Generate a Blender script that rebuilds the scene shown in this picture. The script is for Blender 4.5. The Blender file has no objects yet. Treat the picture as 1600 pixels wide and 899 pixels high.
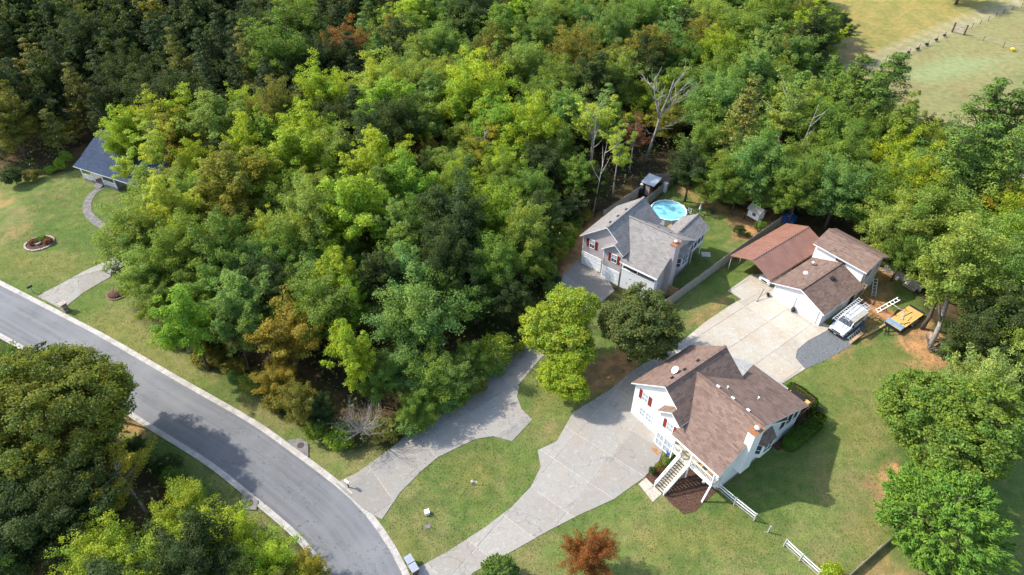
import bpy, bmesh, math, random, numpy as np
from mathutils import Vector, Matrix, noise as mnoise
random.seed(7); rng = np.random.default_rng(7)
sc = bpy.context.scene
col = bpy.data.collections.new('scene'); sc.collection.children.link(col)
R = math.radians

# ---------------------------------------------------------------- camera, world, sun
H = 60.0; F = 1023.0; TH = math.atan(900/1023.0)
cd = bpy.data.cameras.new('camera'); cam = bpy.data.objects.new('camera', cd); col.objects.link(cam)
cam.location = (0, 0, H); cam.rotation_euler = (math.pi/2-TH, 0, 0)
cd.sensor_width = 36; cd.lens = 36*F/1600; cd.clip_start = .5; cd.clip_end = 6000
sc.camera = cam
SUN_EL = R(44); SUN_AZ = R(165)            # direction TO the sun, measured from +X
w = bpy.data.worlds.new('World'); sc.world = w; w.use_nodes = True
nt = w.node_tree; bg = nt.nodes['Background']; sky = nt.nodes.new('ShaderNodeTexSky')
sky.sky_type = 'NISHITA'; sky.sun_disc = False; sky.sun_elevation = SUN_EL; sky.sun_rotation = R(285)
sky.air_density = 1.2; sky.dust_density = 1.5
nt.links.new(sky.outputs[0], bg.inputs[0]); bg.inputs[1].default_value = .15
sd = bpy.data.lights.new('sun', 'SUN'); sd.energy = 2.85; sd.angle = R(1.0); sd.color = (1, .945, .86)
so = bpy.data.objects.new('sun', sd); col.objects.link(so)
tos = Vector((math.cos(SUN_EL)*math.cos(SUN_AZ), math.cos(SUN_EL)*math.sin(SUN_AZ), math.sin(SUN_EL)))
so.rotation_euler = tos.to_track_quat('Z', 'Y').to_euler(); so.location = (-60, 20, 80)
sc.view_settings.view_transform = 'Standard'; sc.view_settings.look = 'None'
sc.view_settings.exposure = 1.17; sc.view_settings.gamma = 1
sc.render.resolution_x = 1024; sc.render.resolution_y = 575

# ---------------------------------------------------------------- survey: where a spot of ground lies
def G(px, py, z=0.):
    u = (px-800)/F; v = (449.5-py)/F
    d = (u, math.cos(TH)+v*math.sin(TH), -math.sin(TH)+v*math.cos(TH))
    t = (H-z)/-d[2]
    return Vector((t*d[0], t*d[1], z))
def GL(pts, z=0.): return [G(x, y, z) for x, y in pts]

# ---------------------------------------------------------------- materials
def nd(nt, t, **k):
    n = nt.nodes.new(t)
    for a, b in k.items(): setattr(n, a, b)
    return n
def newmat(name):
    m = bpy.data.materials.new(name); m.use_nodes = True
    nt = m.node_tree; return m, nt, nt.nodes['Principled BSDF']
def mixc(nt, a, b, f, mode='MIX'):
    n = nd(nt, 'ShaderNodeMix', data_type='RGBA', blend_type=mode)
    for s, v in ((n.inputs[6], a), (n.inputs[7], b), (n.inputs[0], f)):
        if hasattr(v, 'links'): nt.links.new(v, s)
        elif isinstance(v, (tuple, list)): s.default_value = (*v[:3], 1)
        else: s.default_value = v
    return n.outputs[2]
def noisef(nt, scale, coord='Object', detail=4, rough=.6, lo=.35, hi=.65, stretch=None):
    src = nd(nt, 'ShaderNodeNewGeometry').outputs['Position'] if coord == 'World' else nd(nt, 'ShaderNodeTexCoord').outputs[coord]
    if stretch:
        mp = nd(nt, 'ShaderNodeMapping'); mp.inputs['Scale'].default_value = stretch
        nt.links.new(src, mp.inputs[0]); src = mp.outputs[0]
    n = nd(nt, 'ShaderNodeTexNoise'); n.inputs['Scale'].default_value = scale
    n.inputs['Detail'].default_value = detail; n.inputs['Roughness'].default_value = rough
    nt.links.new(src, n.inputs['Vector'])
    r = nd(nt, 'ShaderNodeMapRange'); r.inputs[1].default_value = lo; r.inputs[2].default_value = hi
    nt.links.new(n.outputs[0], r.inputs[0]); return r.outputs[0]
def bump(nt, b, h, st=.3, dist=.05):
    n = nd(nt, 'ShaderNodeBump'); n.inputs['Strength'].default_value = st; n.inputs['Distance'].default_value = dist
    nt.links.new(h, n.inputs['Height']); nt.links.new(n.outputs[0], b.inputs['Normal'])
def simple(name, c, rough=.6, var=.25, scale=3, metal=0, spec=.3, coord='Object', lo2=None, bmp=0, fine=0, stretch=None):
    m, nt, b = newmat(name)
    d = tuple(x*(1-var) for x in c); l = tuple(min(1, x*(1+var*.6)) for x in c)
    f = noisef(nt, scale, coord, stretch=stretch)
    o = mixc(nt, d, l, f)
    if lo2:
        o = mixc(nt, o, lo2, noisef(nt, scale*.27, coord, lo=.52, hi=.75))
    if fine:
        o = mixc(nt, o, tuple(x*.45 for x in c), noisef(nt, fine, coord, lo=.55, hi=.8, detail=2))
    nt.links.new(o, b.inputs['Base Color'])
    b.inputs['Roughness'].default_value = rough; b.inputs['Metallic'].default_value = metal
    b.inputs['Specular IOR Level'].default_value = spec
    if bmp: bump(nt, b, f, bmp)
    return m
def shingle(name, c, dark, light):
    m, nt, b = newmat(name)
    tc = nd(nt, 'ShaderNodeTexCoord')
    br = nd(nt, 'ShaderNodeTexBrick'); nt.links.new(tc.outputs['UV'], br.inputs['Vector'])
    br.inputs['Scale'].default_value = 1; br.inputs['Brick Width'].default_value = .55; br.inputs['Row Height'].default_value = .21
    br.inputs['Mortar Size'].default_value = .012; br.inputs['Mortar Smooth'].default_value = .6
    br.inputs['Color1'].default_value = (*dark, 1); br.inputs['Color2'].default_value = (*light, 1)
    br.inputs['Mortar'].default_value = (*(x*.4 for x in dark), 1)
    o = mixc(nt, br.outputs[0], c, noisef(nt, 1.3, 'UV', lo=.3, hi=.75))
    o = mixc(nt, o, tuple(x*.6 for x in c), noisef(nt, .5, 'UV', lo=.5, hi=.9, stretch=(1, .35, 1)))
    o = mixc(nt, o, tuple(min(1, x*1.7) for x in light), noisef(nt, 9, 'UV', lo=.62, hi=.9, detail=2))
    nt.links.new(o, b.inputs['Base Color']); b.inputs['Roughness'].default_value = .9; b.inputs['Specular IOR Level'].default_value = .15
    bump(nt, b, br.outputs[1], -.4, .03)
    return m
def siding(name, c, dirt):
    m, nt, b = newmat(name)
    tc = nd(nt, 'ShaderNodeTexCoord'); sp = nd(nt, 'ShaderNodeSeparateXYZ'); nt.links.new(tc.outputs['UV'], sp.inputs[0])
    mu = nd(nt, 'ShaderNodeMath', operation='MULTIPLY'); mu.inputs[1].default_value = 1/.16; nt.links.new(sp.outputs[1], mu.inputs[0])
    fr = nd(nt, 'ShaderNodeMath', operation='FRACT'); nt.links.new(mu.outputs[0], fr.inputs[0])
    rg = nd(nt, 'ShaderNodeMapRange'); rg.inputs[1].default_value = .0; rg.inputs[2].default_value = .14; nt.links.new(fr.outputs[0], rg.inputs[0])
    o = mixc(nt, tuple(x*.72 for x in c), c, rg.outputs[0])
    o = mixc(nt, o, dirt, noisef(nt, .8, 'UV', lo=.5, hi=.95))
    nt.links.new(o, b.inputs['Base Color']); b.inputs['Roughness'].default_value = .55
    bump(nt, b, fr.outputs[0], .35, .02)
    return m
M = {}
M['shingle_brown'] = shingle('brown shingles', (.19, .127, .1), (.105, .07, .056), (.255, .175, .14))
M['shingle_grey'] = shingle('grey shingles', (.24, .222, .208), (.16, .146, .136), (.3, .28, .262))
M['shingle_blue'] = shingle('slate blue shingles', (.036, .052, .09), (.025, .037, .068), (.054, .074, .115))
M['siding_white'] = siding('white siding', (.74, .75, .76), (.62, .62, .6))
M['siding_grey'] = siding('pinkish grey siding', (.46, .41, .415), (.40, .35, .34))
M['trim'] = simple('white trim', (.8, .8, .79), .5, .06)
M['door_white'] = simple('white garage door', (.76, .78, .8), .5, .05)
M['shutter'] = simple('red shutter', (.22, .025, .022), .5, .15)
M['foundation'] = simple('brick foundation', (.26, .17, .12), .9, .3, 4)
m, nt, b = newmat('window glass'); b.inputs['Base Color'].default_value = (.05, .065, .08, 1); b.inputs['Roughness'].default_value = .08
b.inputs['Specular IOR Level'].default_value = .8; M['glass'] = m
M['blind'] = simple('pale blind behind glass', (.38, .43, .47), .2, .15, 2, spec=.7)
M['screen'] = simple('dark insect screen', (.03, .03, .032), .7, .2)
M['black'] = simple('black', (.018, .018, .02), .55, .2)
M['dark_wood'] = simple('dark brown wood', (.07, .035, .022), .8, .3, 6)
M['copper'] = simple('rusty chimney cap', (.33, .14, .065), .5, .35, 5)
M['flue'] = simple('pale flue metal', (.62, .6, .57), .35, .2, 5, metal=.3)
M['kerb'] = simple('kerb concrete', (.43, .40, .36), .9, .2, 1.2, coord='World', lo2=(.3, .26, .22), fine=6)
M['manhole'] = simple('rusty iron cover', (.075, .06, .055), .7, .3, 8)
M['gravel'] = simple('grey gravel', (.17, .175, .185), .95, .35, 9, coord='World', bmp=.6, fine=14)
M['mulch'] = simple('brown mulch', (.105, .052, .036), .95, .5, 6, coord='World', bmp=.8, fine=11)
M['weather_wood'] = simple('weathered grey wood', (.38, .34, .285), .9, .3, 3, lo2=(.25, .22, .18), stretch=(3, 3, .5))
M['fresh_wood'] = simple('fresh yellow lumber', (.62, .38, .12), .7, .22, 2.5)
M['tan_wood'] = simple('tan lumber', (.42, .27, .14), .8, .3, 3)
M['orange_wood'] = simple('orange stained board', (.36, .19, .085), .8, .3, 2)
M['pale_wood'] = simple('pale deck board', (.42, .38, .29), .85, .25, 4)
M['metal_roof'] = simple('brown metal roofing', (.33, .175, .13), .38, .12, .6, metal=.25, spec=.6)
M['grey_metal'] = simple('pale corrugated metal', (.55, .58, .62), .4, .12, 1, metal=.1)
M['alu'] = simple('aluminium', (.62, .62, .62), .4, .15, 6, metal=.35)
M['pool_wall'] = simple('pool wall', (.55, .62, .66), .5, .1)
M['blue'] = simple('blue plastic', (.03, .09, .3), .5, .2)
M['pale_blue'] = simple('pale blue tarp', (.2, .3, .4), .6, .3, 4)
M['van_white'] = simple('white vehicle paint', (.72, .74, .76), .25, .04, spec=.6)
M['rubber'] = simple('tyre rubber', (.02, .02, .02), .8, .2)
M['bin'] = simple('grey bin plastic', (.3, .32, .36), .45, .15)
M['bin_brown'] = simple('brown bin plastic', (.1, .065, .05), .6, .2)
M['stone'] = simple('pale edging stone', (.4, .34, .28), .9, .35, 5)
M['clay'] = simple('red clay', (.45, .2, .08), .95, .25, 1.5, coord='World')
M['post_grey'] = simple('grey post', (.36, .35, .33), .8, .2)
M['hay'] = simple('yellow toy', (.7, .5, .05), .7, .2)
M['path'] = simple('stained path concrete', (.2, .185, .175), .9, .3, 1.5, coord='World', fine=5)

def water_mat():
    m, nt, b = newmat('pool water')
    o = mixc(nt, (.18, .5, .61), (.27, .62, .71), noisef(nt, 1.1, 'World', lo=.35, hi=.7))
    nt.links.new(o, b.inputs['Base Color']); b.inputs['Roughness'].default_value = .06
    bump(nt, b, noisef(nt, 3, 'World'), .12, .05); return m
M['water'] = water_mat()

def concrete(name, c, warm, dark, crack=1.0):
    m, nt, b = newmat(name)
    o = mixc(nt, c, warm, noisef(nt, .33, 'World', lo=.4, hi=.66, detail=6))
    o = mixc(nt, o, dark, noisef(nt, .55, 'World', lo=.55, hi=.85, detail=7, rough=.68))
    o = mixc(nt, o, tuple(min(1, x*1.25) for x in c), noisef(nt, 1.7, 'World', lo=.55, hi=.75, detail=6))
    oi = nd(nt, 'ShaderNodeObjectInfo'); mr = nd(nt, 'ShaderNodeMapRange'); mr.inputs[3].default_value = .86; mr.inputs[4].default_value = 1.08
    nt.links.new(oi.outputs['Random'], mr.inputs[0])
    o = mixc(nt, o, mr.outputs[0], 1.0, 'MULTIPLY')
    # hairline cracks
    geo = nd(nt, 'ShaderNodeNewGeometry'); wn = nd(nt, 'ShaderNodeTexNoise'); wn.inputs['Scale'].default_value = .5; wn.inputs['Detail'].default_value = 5
    nt.links.new(geo.outputs['Position'], wn.inputs['Vector'])
    ad = nd(nt, 'ShaderNodeVectorMath', operation='MULTIPLY_ADD'); ad.inputs[1].default_value = (5, 5, 0)
    nt.links.new(wn.outputs['Color'], ad.inputs[0]); nt.links.new(geo.outputs['Position'], ad.inputs[2])
    vo = nd(nt, 'ShaderNodeTexVoronoi', feature='DISTANCE_TO_EDGE'); vo.inputs['Scale'].default_value = .14; nt.links.new(ad.outputs[0], vo.inputs['Vector'])
    r2 = nd(nt, 'ShaderNodeMapRange'); r2.inputs[1].default_value = .004; r2.inputs[2].default_value = .008; r2.inputs[3].default_value = .32*crack; r2.inputs[4].default_value = 0
    nt.links.new(vo.outputs['Distance'], r2.inputs[0])
    o = mixc(nt, o, tuple(x*.4 for x in dark), r2.outputs[0])
    f = noisef(nt, 12, 'World', lo=.3, hi=.7)
    o = mixc(nt, o, mixc(nt, (.8, .8, .8), (1.1, 1.1, 1.1), f), 1.0, 'MULTIPLY')
    nt.links.new(o, b.inputs['Base Color']); b.inputs['Roughness'].default_value = .9; b.inputs['Specular IOR Level'].default_value = .2
    bump(nt, b, f, .15, .03); return m
M['conc_grey'] = concrete('grey driveway concrete', (.315, .298, .268), (.32, .285, .24), (.23, .22, .206))
M['conc_dark'] = concrete('darker driveway concrete', (.285, .268, .242), (.3, .268, .228), (.2, .192, .18))
M['conc_warm'] = concrete('warm pale concrete', (.45, .41, .345), (.42, .355, .27), (.33, .29, .235), .7)
M['conc_joint'] = simple('joint grit', (.46, .42, .36), .95, .3, 3, coord='World')

def asphalt():
    m, nt, b = newmat('asphalt')
    tc = nd(nt, 'ShaderNodeTexCoord')
    o = mixc(nt, (.118, .12, .127), (.17, .172, .178), noisef(nt, 1.0, 'UV', stretch=(.04, 1.6, 1), lo=.35, hi=.65))
    o = mixc(nt, o, (.19, .192, .198), noisef(nt, .12, 'World', lo=.45, hi=.7))
    f = noisef(nt, 14, 'World', lo=.3, hi=.7)
    o = mixc(nt, o, mixc(nt, (.8, .8, .8), (1.15, 1.15, 1.15), f), 1.0, 'MULTIPLY')
    o = mixc(nt, o, (.1, .1, .11), noisef(nt, .6, 'World', lo=.68, hi=.8))
    nt.links.new(o, b.inputs['Base Color']); b.inputs['Roughness'].default_value = .85
    bump(nt, b, f, .2, .02); return m
M['asphalt'] = asphalt()

def ground_mat():
    m, nt, b = newmat('grass and soil')
    at = nd(nt, 'ShaderNodeAttribute', attribute_name='Col')
    fine = noisef(nt, 5, 'World', lo=.25, hi=.75, detail=6, rough=.75)
    o = mixc(nt, at.outputs[0], mixc(nt, (.62, .62, .6), (1.3, 1.3, 1.25), fine), 1.0, 'MULTIPLY')
    mid = noisef(nt, .8, 'World', lo=.3, hi=.7, detail=5)
    o = mixc(nt, o, mixc(nt, (.7, .8, .72), (1.25, 1.14, 1.1), mid), 1.0, 'MULTIPLY')
    nt.links.new(o, b.inputs['Base Color']); b.inputs['Roughness'].default_value = .95; b.inputs['Specular IOR Level'].default_value = .1
    bump(nt, b, fine, .7, .12); return m
M['ground'] = ground_mat()

def leaf_mat(name, transl=.42, spread=.35, far=False):
    m, nt, b = newmat(name)
    oi = nd(nt, 'ShaderNodeAttribute', attribute_name='tint', attribute_type='INSTANCER') if far else nd(nt, 'ShaderNodeObjectInfo'); at = nd(nt, 'ShaderNodeAttribute', attribute_name='lv')
    sp = nd(nt, 'ShaderNodeSeparateColor'); nt.links.new(at.outputs[0], sp.inputs[0])
    # leaf-to-leaf value
    mr = nd(nt, 'ShaderNodeMapRange'); mr.inputs[3].default_value = 1-spread; mr.inputs[4].default_value = 1+spread*1.1
    nt.links.new(sp.outputs[0], mr.inputs[0])
    o = mixc(nt, oi.outputs['Color'], mr.outputs[0], 1.0, 'MULTIPLY')
    # clump-to-clump turning yellower
    y = mixc(nt, o, (1.25, 1.1, .7), 1.0, 'MULTIPLY')
    mr2 = nd(nt, 'ShaderNodeMapRange'); mr2.inputs[1].default_value = .45; mr2.inputs[2].default_value = 1; mr2.inputs[4].default_value = .75
    nt.links.new(sp.outputs[1], mr2.inputs[0])
    o = mixc(nt, o, y, mr2.outputs[0])
    g = mixc(nt, o, (.72, .9, .95), 1.0, 'MULTIPLY')
    mr3 = nd(nt, 'ShaderNodeMapRange'); mr3.inputs[1].default_value = .45; mr3.inputs[2].default_value = 0; mr3.inputs[4].default_value = .8
    nt.links.new(sp.outputs[1], mr3.inputs[0])
    o = mixc(nt, o, g, mr3.outputs[0])
    nt.links.new(o, b.inputs['Base Color']); b.inputs['Roughness'].default_value = .6; b.inputs['Specular IOR Level'].default_value = .18
    tr = nd(nt, 'ShaderNodeBsdfTranslucent'); nt.links.new(mixc(nt, o, (1.5, 1.4, .6), 1.0, 'MULTIPLY'), tr.inputs[0])
    mx = nd(nt, 'ShaderNodeMixShader'); mx.inputs[0].default_value = transl
    nt.links.new(b.outputs[0], mx.inputs[1]); nt.links.new(tr.outputs[0], mx.inputs[2])
    nt.links.new(mx.outputs[0], nt.nodes['Material Output'].inputs[0]); return m
M['leaf'] = leaf_mat('leaf'); M['leaf_far'] = leaf_mat('leaf of the far wood', far=True)
M['needle'] = leaf_mat('needle', .12, .3)
M['bark'] = simple('bark', (.11, .09, .07), .95, .4, 5)
M['bark_pale'] = simple('pale bark', (.34, .31, .27), .9, .3, 4)
M['bark_grey'] = simple('grey bare bark', (.31, .285, .26), .9, .3, 4)

# ---------------------------------------------------------------- mesh helpers
class MB:
    def __init__(s): s.v = []; s.f = []; s.m = []
    def face(s, pts, mi=0):
        i = len(s.v); s.v += [tuple(p) for p in pts]; s.f.append(tuple(range(i, i+len(pts)))); s.m.append(mi)
    def box(s, x0, x1, y0, y1, z0, z1, mi=0):
        i = len(s.v)
        s.v += [(x0,y0,z0),(x1,y0,z0),(x1,y1,z0),(x0,y1,z0),(x0,y0,z1),(x1,y0,z1),(x1,y1,z1),(x0,y1,z1)]
        for f in ((0,3,2,1),(4,5,6,7),(0,1,5,4),(1,2,6,5),(2,3,7,6),(3,0,4,7)): s.f.append(tuple(i+k for k in f)); s.m.append(mi)
        return s
    def ext(s, pts, vec, top=0, rest=0):
        """polygon pts moved by vec: a slab; the face at pts keeps material top"""
        pts = [Vector(p) for p in pts]; vec = Vector(vec); n = len(pts)
        nn = Vector((0, 0, 0))
        for k in range(n): nn += (pts[k]-pts[0]).cross(pts[(k+1) % n]-pts[0])
        if nn.dot(vec) > 0: pts = pts[::-1]
        i = len(s.v); s.v += [tuple(p) for p in pts]+[tuple(p+vec) for p in pts]
        s.f.append(tuple(range(i, i+n))); s.m.append(top)
        s.f.append(tuple(range(i+2*n-1, i+n-1, -1))); s.m.append(rest)
        for k in range(n):
            a, b = i+k, i+(k+1) % n
            s.f.append((a, a+n, b+n, b)); s.m.append(rest)
        return s
    def bar(s, a, b, w, h=None, mi=0, up=(0, 0, 1)):
        a = Vector(a); b = Vector(b); h = h or w; d = (b-a).normalized(); u = Vector(up)
        if abs(d.dot(u)) > .98: u = Vector((1, 0, 0))
        x = d.cross(u).normalized()*w/2; y = x.cross(d).normalized()*h/2
        i = len(s.v)
        for p in (a, b):
            for q in (-x-y, x-y, x+y, -x+y): s.v.append(tuple(p+q))
        for f in ((3,2,1,0),(4,5,6,7),(0,1,5,4),(1,2,6,5),(2,3,7,6),(3,0,4,7)): s.f.append(tuple(i+k for k in f)); s.m.append(mi)
        return s
    def tube(s, pts, rad, n=8, mi=0, cap=True):
        pts = [Vector(p) for p in pts]
        if not isinstance(rad, (list, tuple)): rad = [rad]*len(pts)
        i0 = len(s.v); px = None
        for k, p in enumerate(pts):
            d = (pts[min(k+1, len(pts)-1)]-pts[max(k-1, 0)]).normalized()
            u = Vector((0, 0, 1)) if abs(d.z) < .9 else Vector((1, 0, 0))
            x = d.cross(u).normalized() if px is None else (px-d*px.dot(d)).normalized()
            px = x; y = d.cross(x)
            for j in range(n):
                a = 2*math.pi*j/n; s.v.append(tuple(p+(x*math.cos(a)+y*math.sin(a))*rad[k]))
        for k in range(len(pts)-1):
            for j in range(n):
                a = i0+k*n+j; b = i0+k*n+(j+1) % n
                s.f.append((a, b, b+n, a+n)); s.m.append(mi)
        if cap:
            s.f.append(tuple(i0+j for j in range(n))[::-1]); s.m.append(mi)
            e = i0+(len(pts)-1)*n; s.f.append(tuple(e+j for j in range(n))); s.m.append(mi)
        return s
    def lathe(s, prof, n=16, c=(0, 0, 0), mi=0):
        i0 = len(s.v)
        for r, z in prof:
            for j in range(n):
                a = 2*math.pi*j/n; s.v.append((c[0]+r*math.cos(a), c[1]+r*math.sin(a), c[2]+z))
        for k in range(len(prof)-1):
            for j in range(n):
                a = i0+k*n+j; b = i0+k*n+(j+1) % n; s.f.append((a, b, b+n, a+n)); s.m.append(mi)
        e = i0+(len(prof)-1)*n
        s.f.append(tuple(i0+j for j in range(n))[::-1]); s.m.append(mi); s.f.append(tuple(e+j for j in range(n))); s.m.append(mi)
        return s
    def mesh(s, name, mats, smooth=False):
        me = bpy.data.meshes.new(name); me.from_pydata(s.v, [], s.f)
        if not isinstance(mats, (list, tuple)): mats = [mats]
        for q in mats: me.materials.append(M[q] if isinstance(q, str) else q)
        me.polygons.foreach_set('material_index', s.m)
        if smooth: me.polygons.foreach_set('use_smooth', [True]*len(s.f))
        uv = me.uv_layers.new(name='UVMap'); data = np.zeros(len(me.loops)*2, dtype=np.float32)
        for p in me.polygons:
            n = p.normal
            if abs(n.z) > .985: u, v = Vector((1, 0, 0)), Vector((0, 1, 0))
            else: u = Vector((-n.y, n.x, 0)).normalized(); v = n.cross(u)
            for li in p.loop_indices:
                co = me.vertices[me.loops[li].vertex_index].co
                data[2*li] = co.dot(u); data[2*li+1] = co.dot(v)
        uv.data.foreach_set('uv', data)
        me.update(); return me
    def build(s, name, mats, parent=None, smooth=False, loc=None, rotz=0):
        o = bpy.data.objects.new(name, s.mesh(name, mats, smooth)); col.objects.link(o)
        if parent: o.parent = parent
        if loc is not None: o.location = loc
        if rotz: o.rotation_euler.z = rotz
        return o
def tag(o, label=None, cat=None, group=None, kind=None):
    if label: o['label'] = label
    if cat: o['category'] = cat
    if group: o['group'] = group
    if kind: o['kind'] = kind
    return o
def thing(name, label, cat, loc=(0, 0, 0), rotz=0, group=None):
    o = bpy.data.objects.new(name, None); col.objects.link(o); o.empty_display_size = .3
    o.location = loc; o.rotation_euler.z = rotz
    return tag(o, label, cat, group)
def put(name, me, parent=None, loc=(0, 0, 0), rot=(0, 0, 0), scale=None):
    o = bpy.data.objects.new(name, me); col.objects.link(o); o.parent = parent; o.location = loc; o.rotation_euler = rot
    if scale: o.scale = scale
    return o
def B1(name, mats, parent, x0, x1, y0, y1, z0, z1): return MB().box(x0, x1, y0, y1, z0, z1).build(name, mats, parent)

# ---------------------------------------------------------------- ground
def smoothstep(a, b, x): t = np.clip((x-a)/(b-a), 0, 1); return t*t*(3-2*t)
def vnoise(X, Y, s, seed=0):
    x = X*s+seed*17.3; y = Y*s-seed*9.1
    xi = np.floor(x).astype(np.int64); yi = np.floor(y).astype(np.int64); fx = x-xi; fy = y-yi
    def h(a, b):
        n = (a*374761393+b*668265263+seed*974711) & 0x7fffffff
        n = ((n ^ (n >> 13))*1274126177) & 0x7fffffff
        return ((n ^ (n >> 16)) & 0xffff)/65535.
    fx = fx*fx*(3-2*fx); fy = fy*fy*(3-2*fy)
    return (h(xi, yi)*(1-fx)+h(xi+1, yi)*fx)*(1-fy)+(h(xi, yi+1)*(1-fx)+h(xi+1, yi+1)*fx)*fy
def fbm(X, Y, s, seed=0, o=4):
    r = 0; a = .5; t = 0
    for k in range(o): r = r+a*vnoise(X, Y, s*2**k, seed+k); t += a; a *= .5
    return r/t
def sdf(X, Y, poly):
    """signed distance, positive inside"""
    P = np.array([(p[0], p[1]) for p in poly]); d = np.full(X.shape, 1e9); ins = np.zeros(X.shape, bool)
    for i in range(len(P)):
        a = P[i]; b = P[(i+1) % len(P)]; e = b-a
        wx = X-a[0]; wy = Y-a[1]; t = np.clip((wx*e[0]+wy*e[1])/(e@e+1e-9), 0, 1)
        d = np.minimum(d, (wx-e[0]*t)**2+(wy-e[1]*t)**2)
        c = ((a[1] <= Y) & (b[1] > Y)) | ((b[1] <= Y) & (a[1] > Y))
        if e[1] != 0: ins ^= c & (X < a[0]+(Y-a[1])/e[1]*e[0])
    return np.where(ins, 1, -1)*np.sqrt(d)
GP = lambda pts: [G(x, y) for x, y in pts]
# lawns, drawn as survey outlines on the ground
LAWNS = [
 GP([(-260,330),(-40,285),(40,278),(110,268),(150,262),(215,300),(240,360),(230,420),(205,480),(255,532),(336,578),(400,618),(470,668),(556,702),(640,698),(700,660),(770,612),(830,540),(860,500),(905,470),(940,470),(1000,500),(1060,470),(1010,440),(950,400),(1010,330),(1050,280),(1075,285),(1110,310),(1150,330),(1168,350),(1150,380),(1190,360),(1215,352),(1240,380),(1330,380),(1400,425),(1440,470),(1470,540),(1520,600),(1700,640),(1900,700),(1900,1100),(640,1100),(500,840),(0,445),(-260,310)]),
 GP([(193,645),(266,681),(332,731),(400,786),(470,860),(500,1000),(440,1000),(380,830),(300,770),(200,700),(150,650)]),
]
PASTURE = GP([(1255,-60),(1300,60),(1285,120),(1330,190),(1430,250),(1530,300),(1620,330),(2100,420),(2600,300),(2400,-250),(1300,-300)])
CLAY = [(GP([(1400,520),(1440,505),(1475,530),(1500,575),(1470,580),(1425,570)]), .95), (GP([(1366,745),(1392,728),(1420,755),(1412,792),(1380,786)]), 1),
        (GP([(1330,899),(1375,862),(1440,895),(1480,870),(1500,960),(1330,960)]), .55), (GP([(1480,590),(1560,600),(1620,650),(1640,710),(1560,700)]), .5),
        (GP([(1058,285),(1085,293),(1080,305),(1060,300)]), .8), (GP([(1075,300),(1110,312),(1150,330),(1200,330),(1235,350),(1200,362),(1165,372),(1150,372),(1140,345),(1100,325)]), .75),
        (GP([(1340,440),(1370,415),(1400,430),(1390,470),(1370,505),(1330,540),(1300,560),(1290,545),(1335,495)]), .75),
        (GP([(1340,520),(1352,512),(1360,530),(1340,545)]), .6), (GP([(1080,500),(1110,475),(1140,460),(1130,480),(1100,505)]), .55),
        (GP([(870,420),(880,385),(905,360),(935,340),(960,320),(930,375),(905,420),(890,440),(870,452)]), .85),
        (GP([(890,600),(930,560),(975,550),(1000,580),(950,610),(900,632)]), .8), (GP([(160,640),(195,640),(240,668),(225,690),(180,670)]), .7),
        (GP([(-60,300),(5,300),(8,325),(-60,340)]), .4), (GP([(20,355),(50,345),(48,362),(15,372)]), .25), (GP([(940,570),(960,555),(985,548),(1000,570),(975,590)]), .6)]
YELLOW = [GP([(820,600),(870,600),(890,620),(850,640)]), GP([(700,730),(780,700),(800,740),(740,790)]), GP([(990,820),(1150,810),(1200,860),(1000,880)]), GP([(0,385),(100,395),(160,410),(90,440),(0,430)]),
          GP([(1300,640),(1380,620),(1390,680),(1330,700)]), GP([(1250,590),(1420,540),(1450,600),(1300,620)]), GP([(1330,830),(1400,770),(1410,820),(1350,860)]), GP([(600,850),(640,820),(680,850),(660,880)]), GP([(100,500),(200,490),(300,600),(200,560)])]
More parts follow.
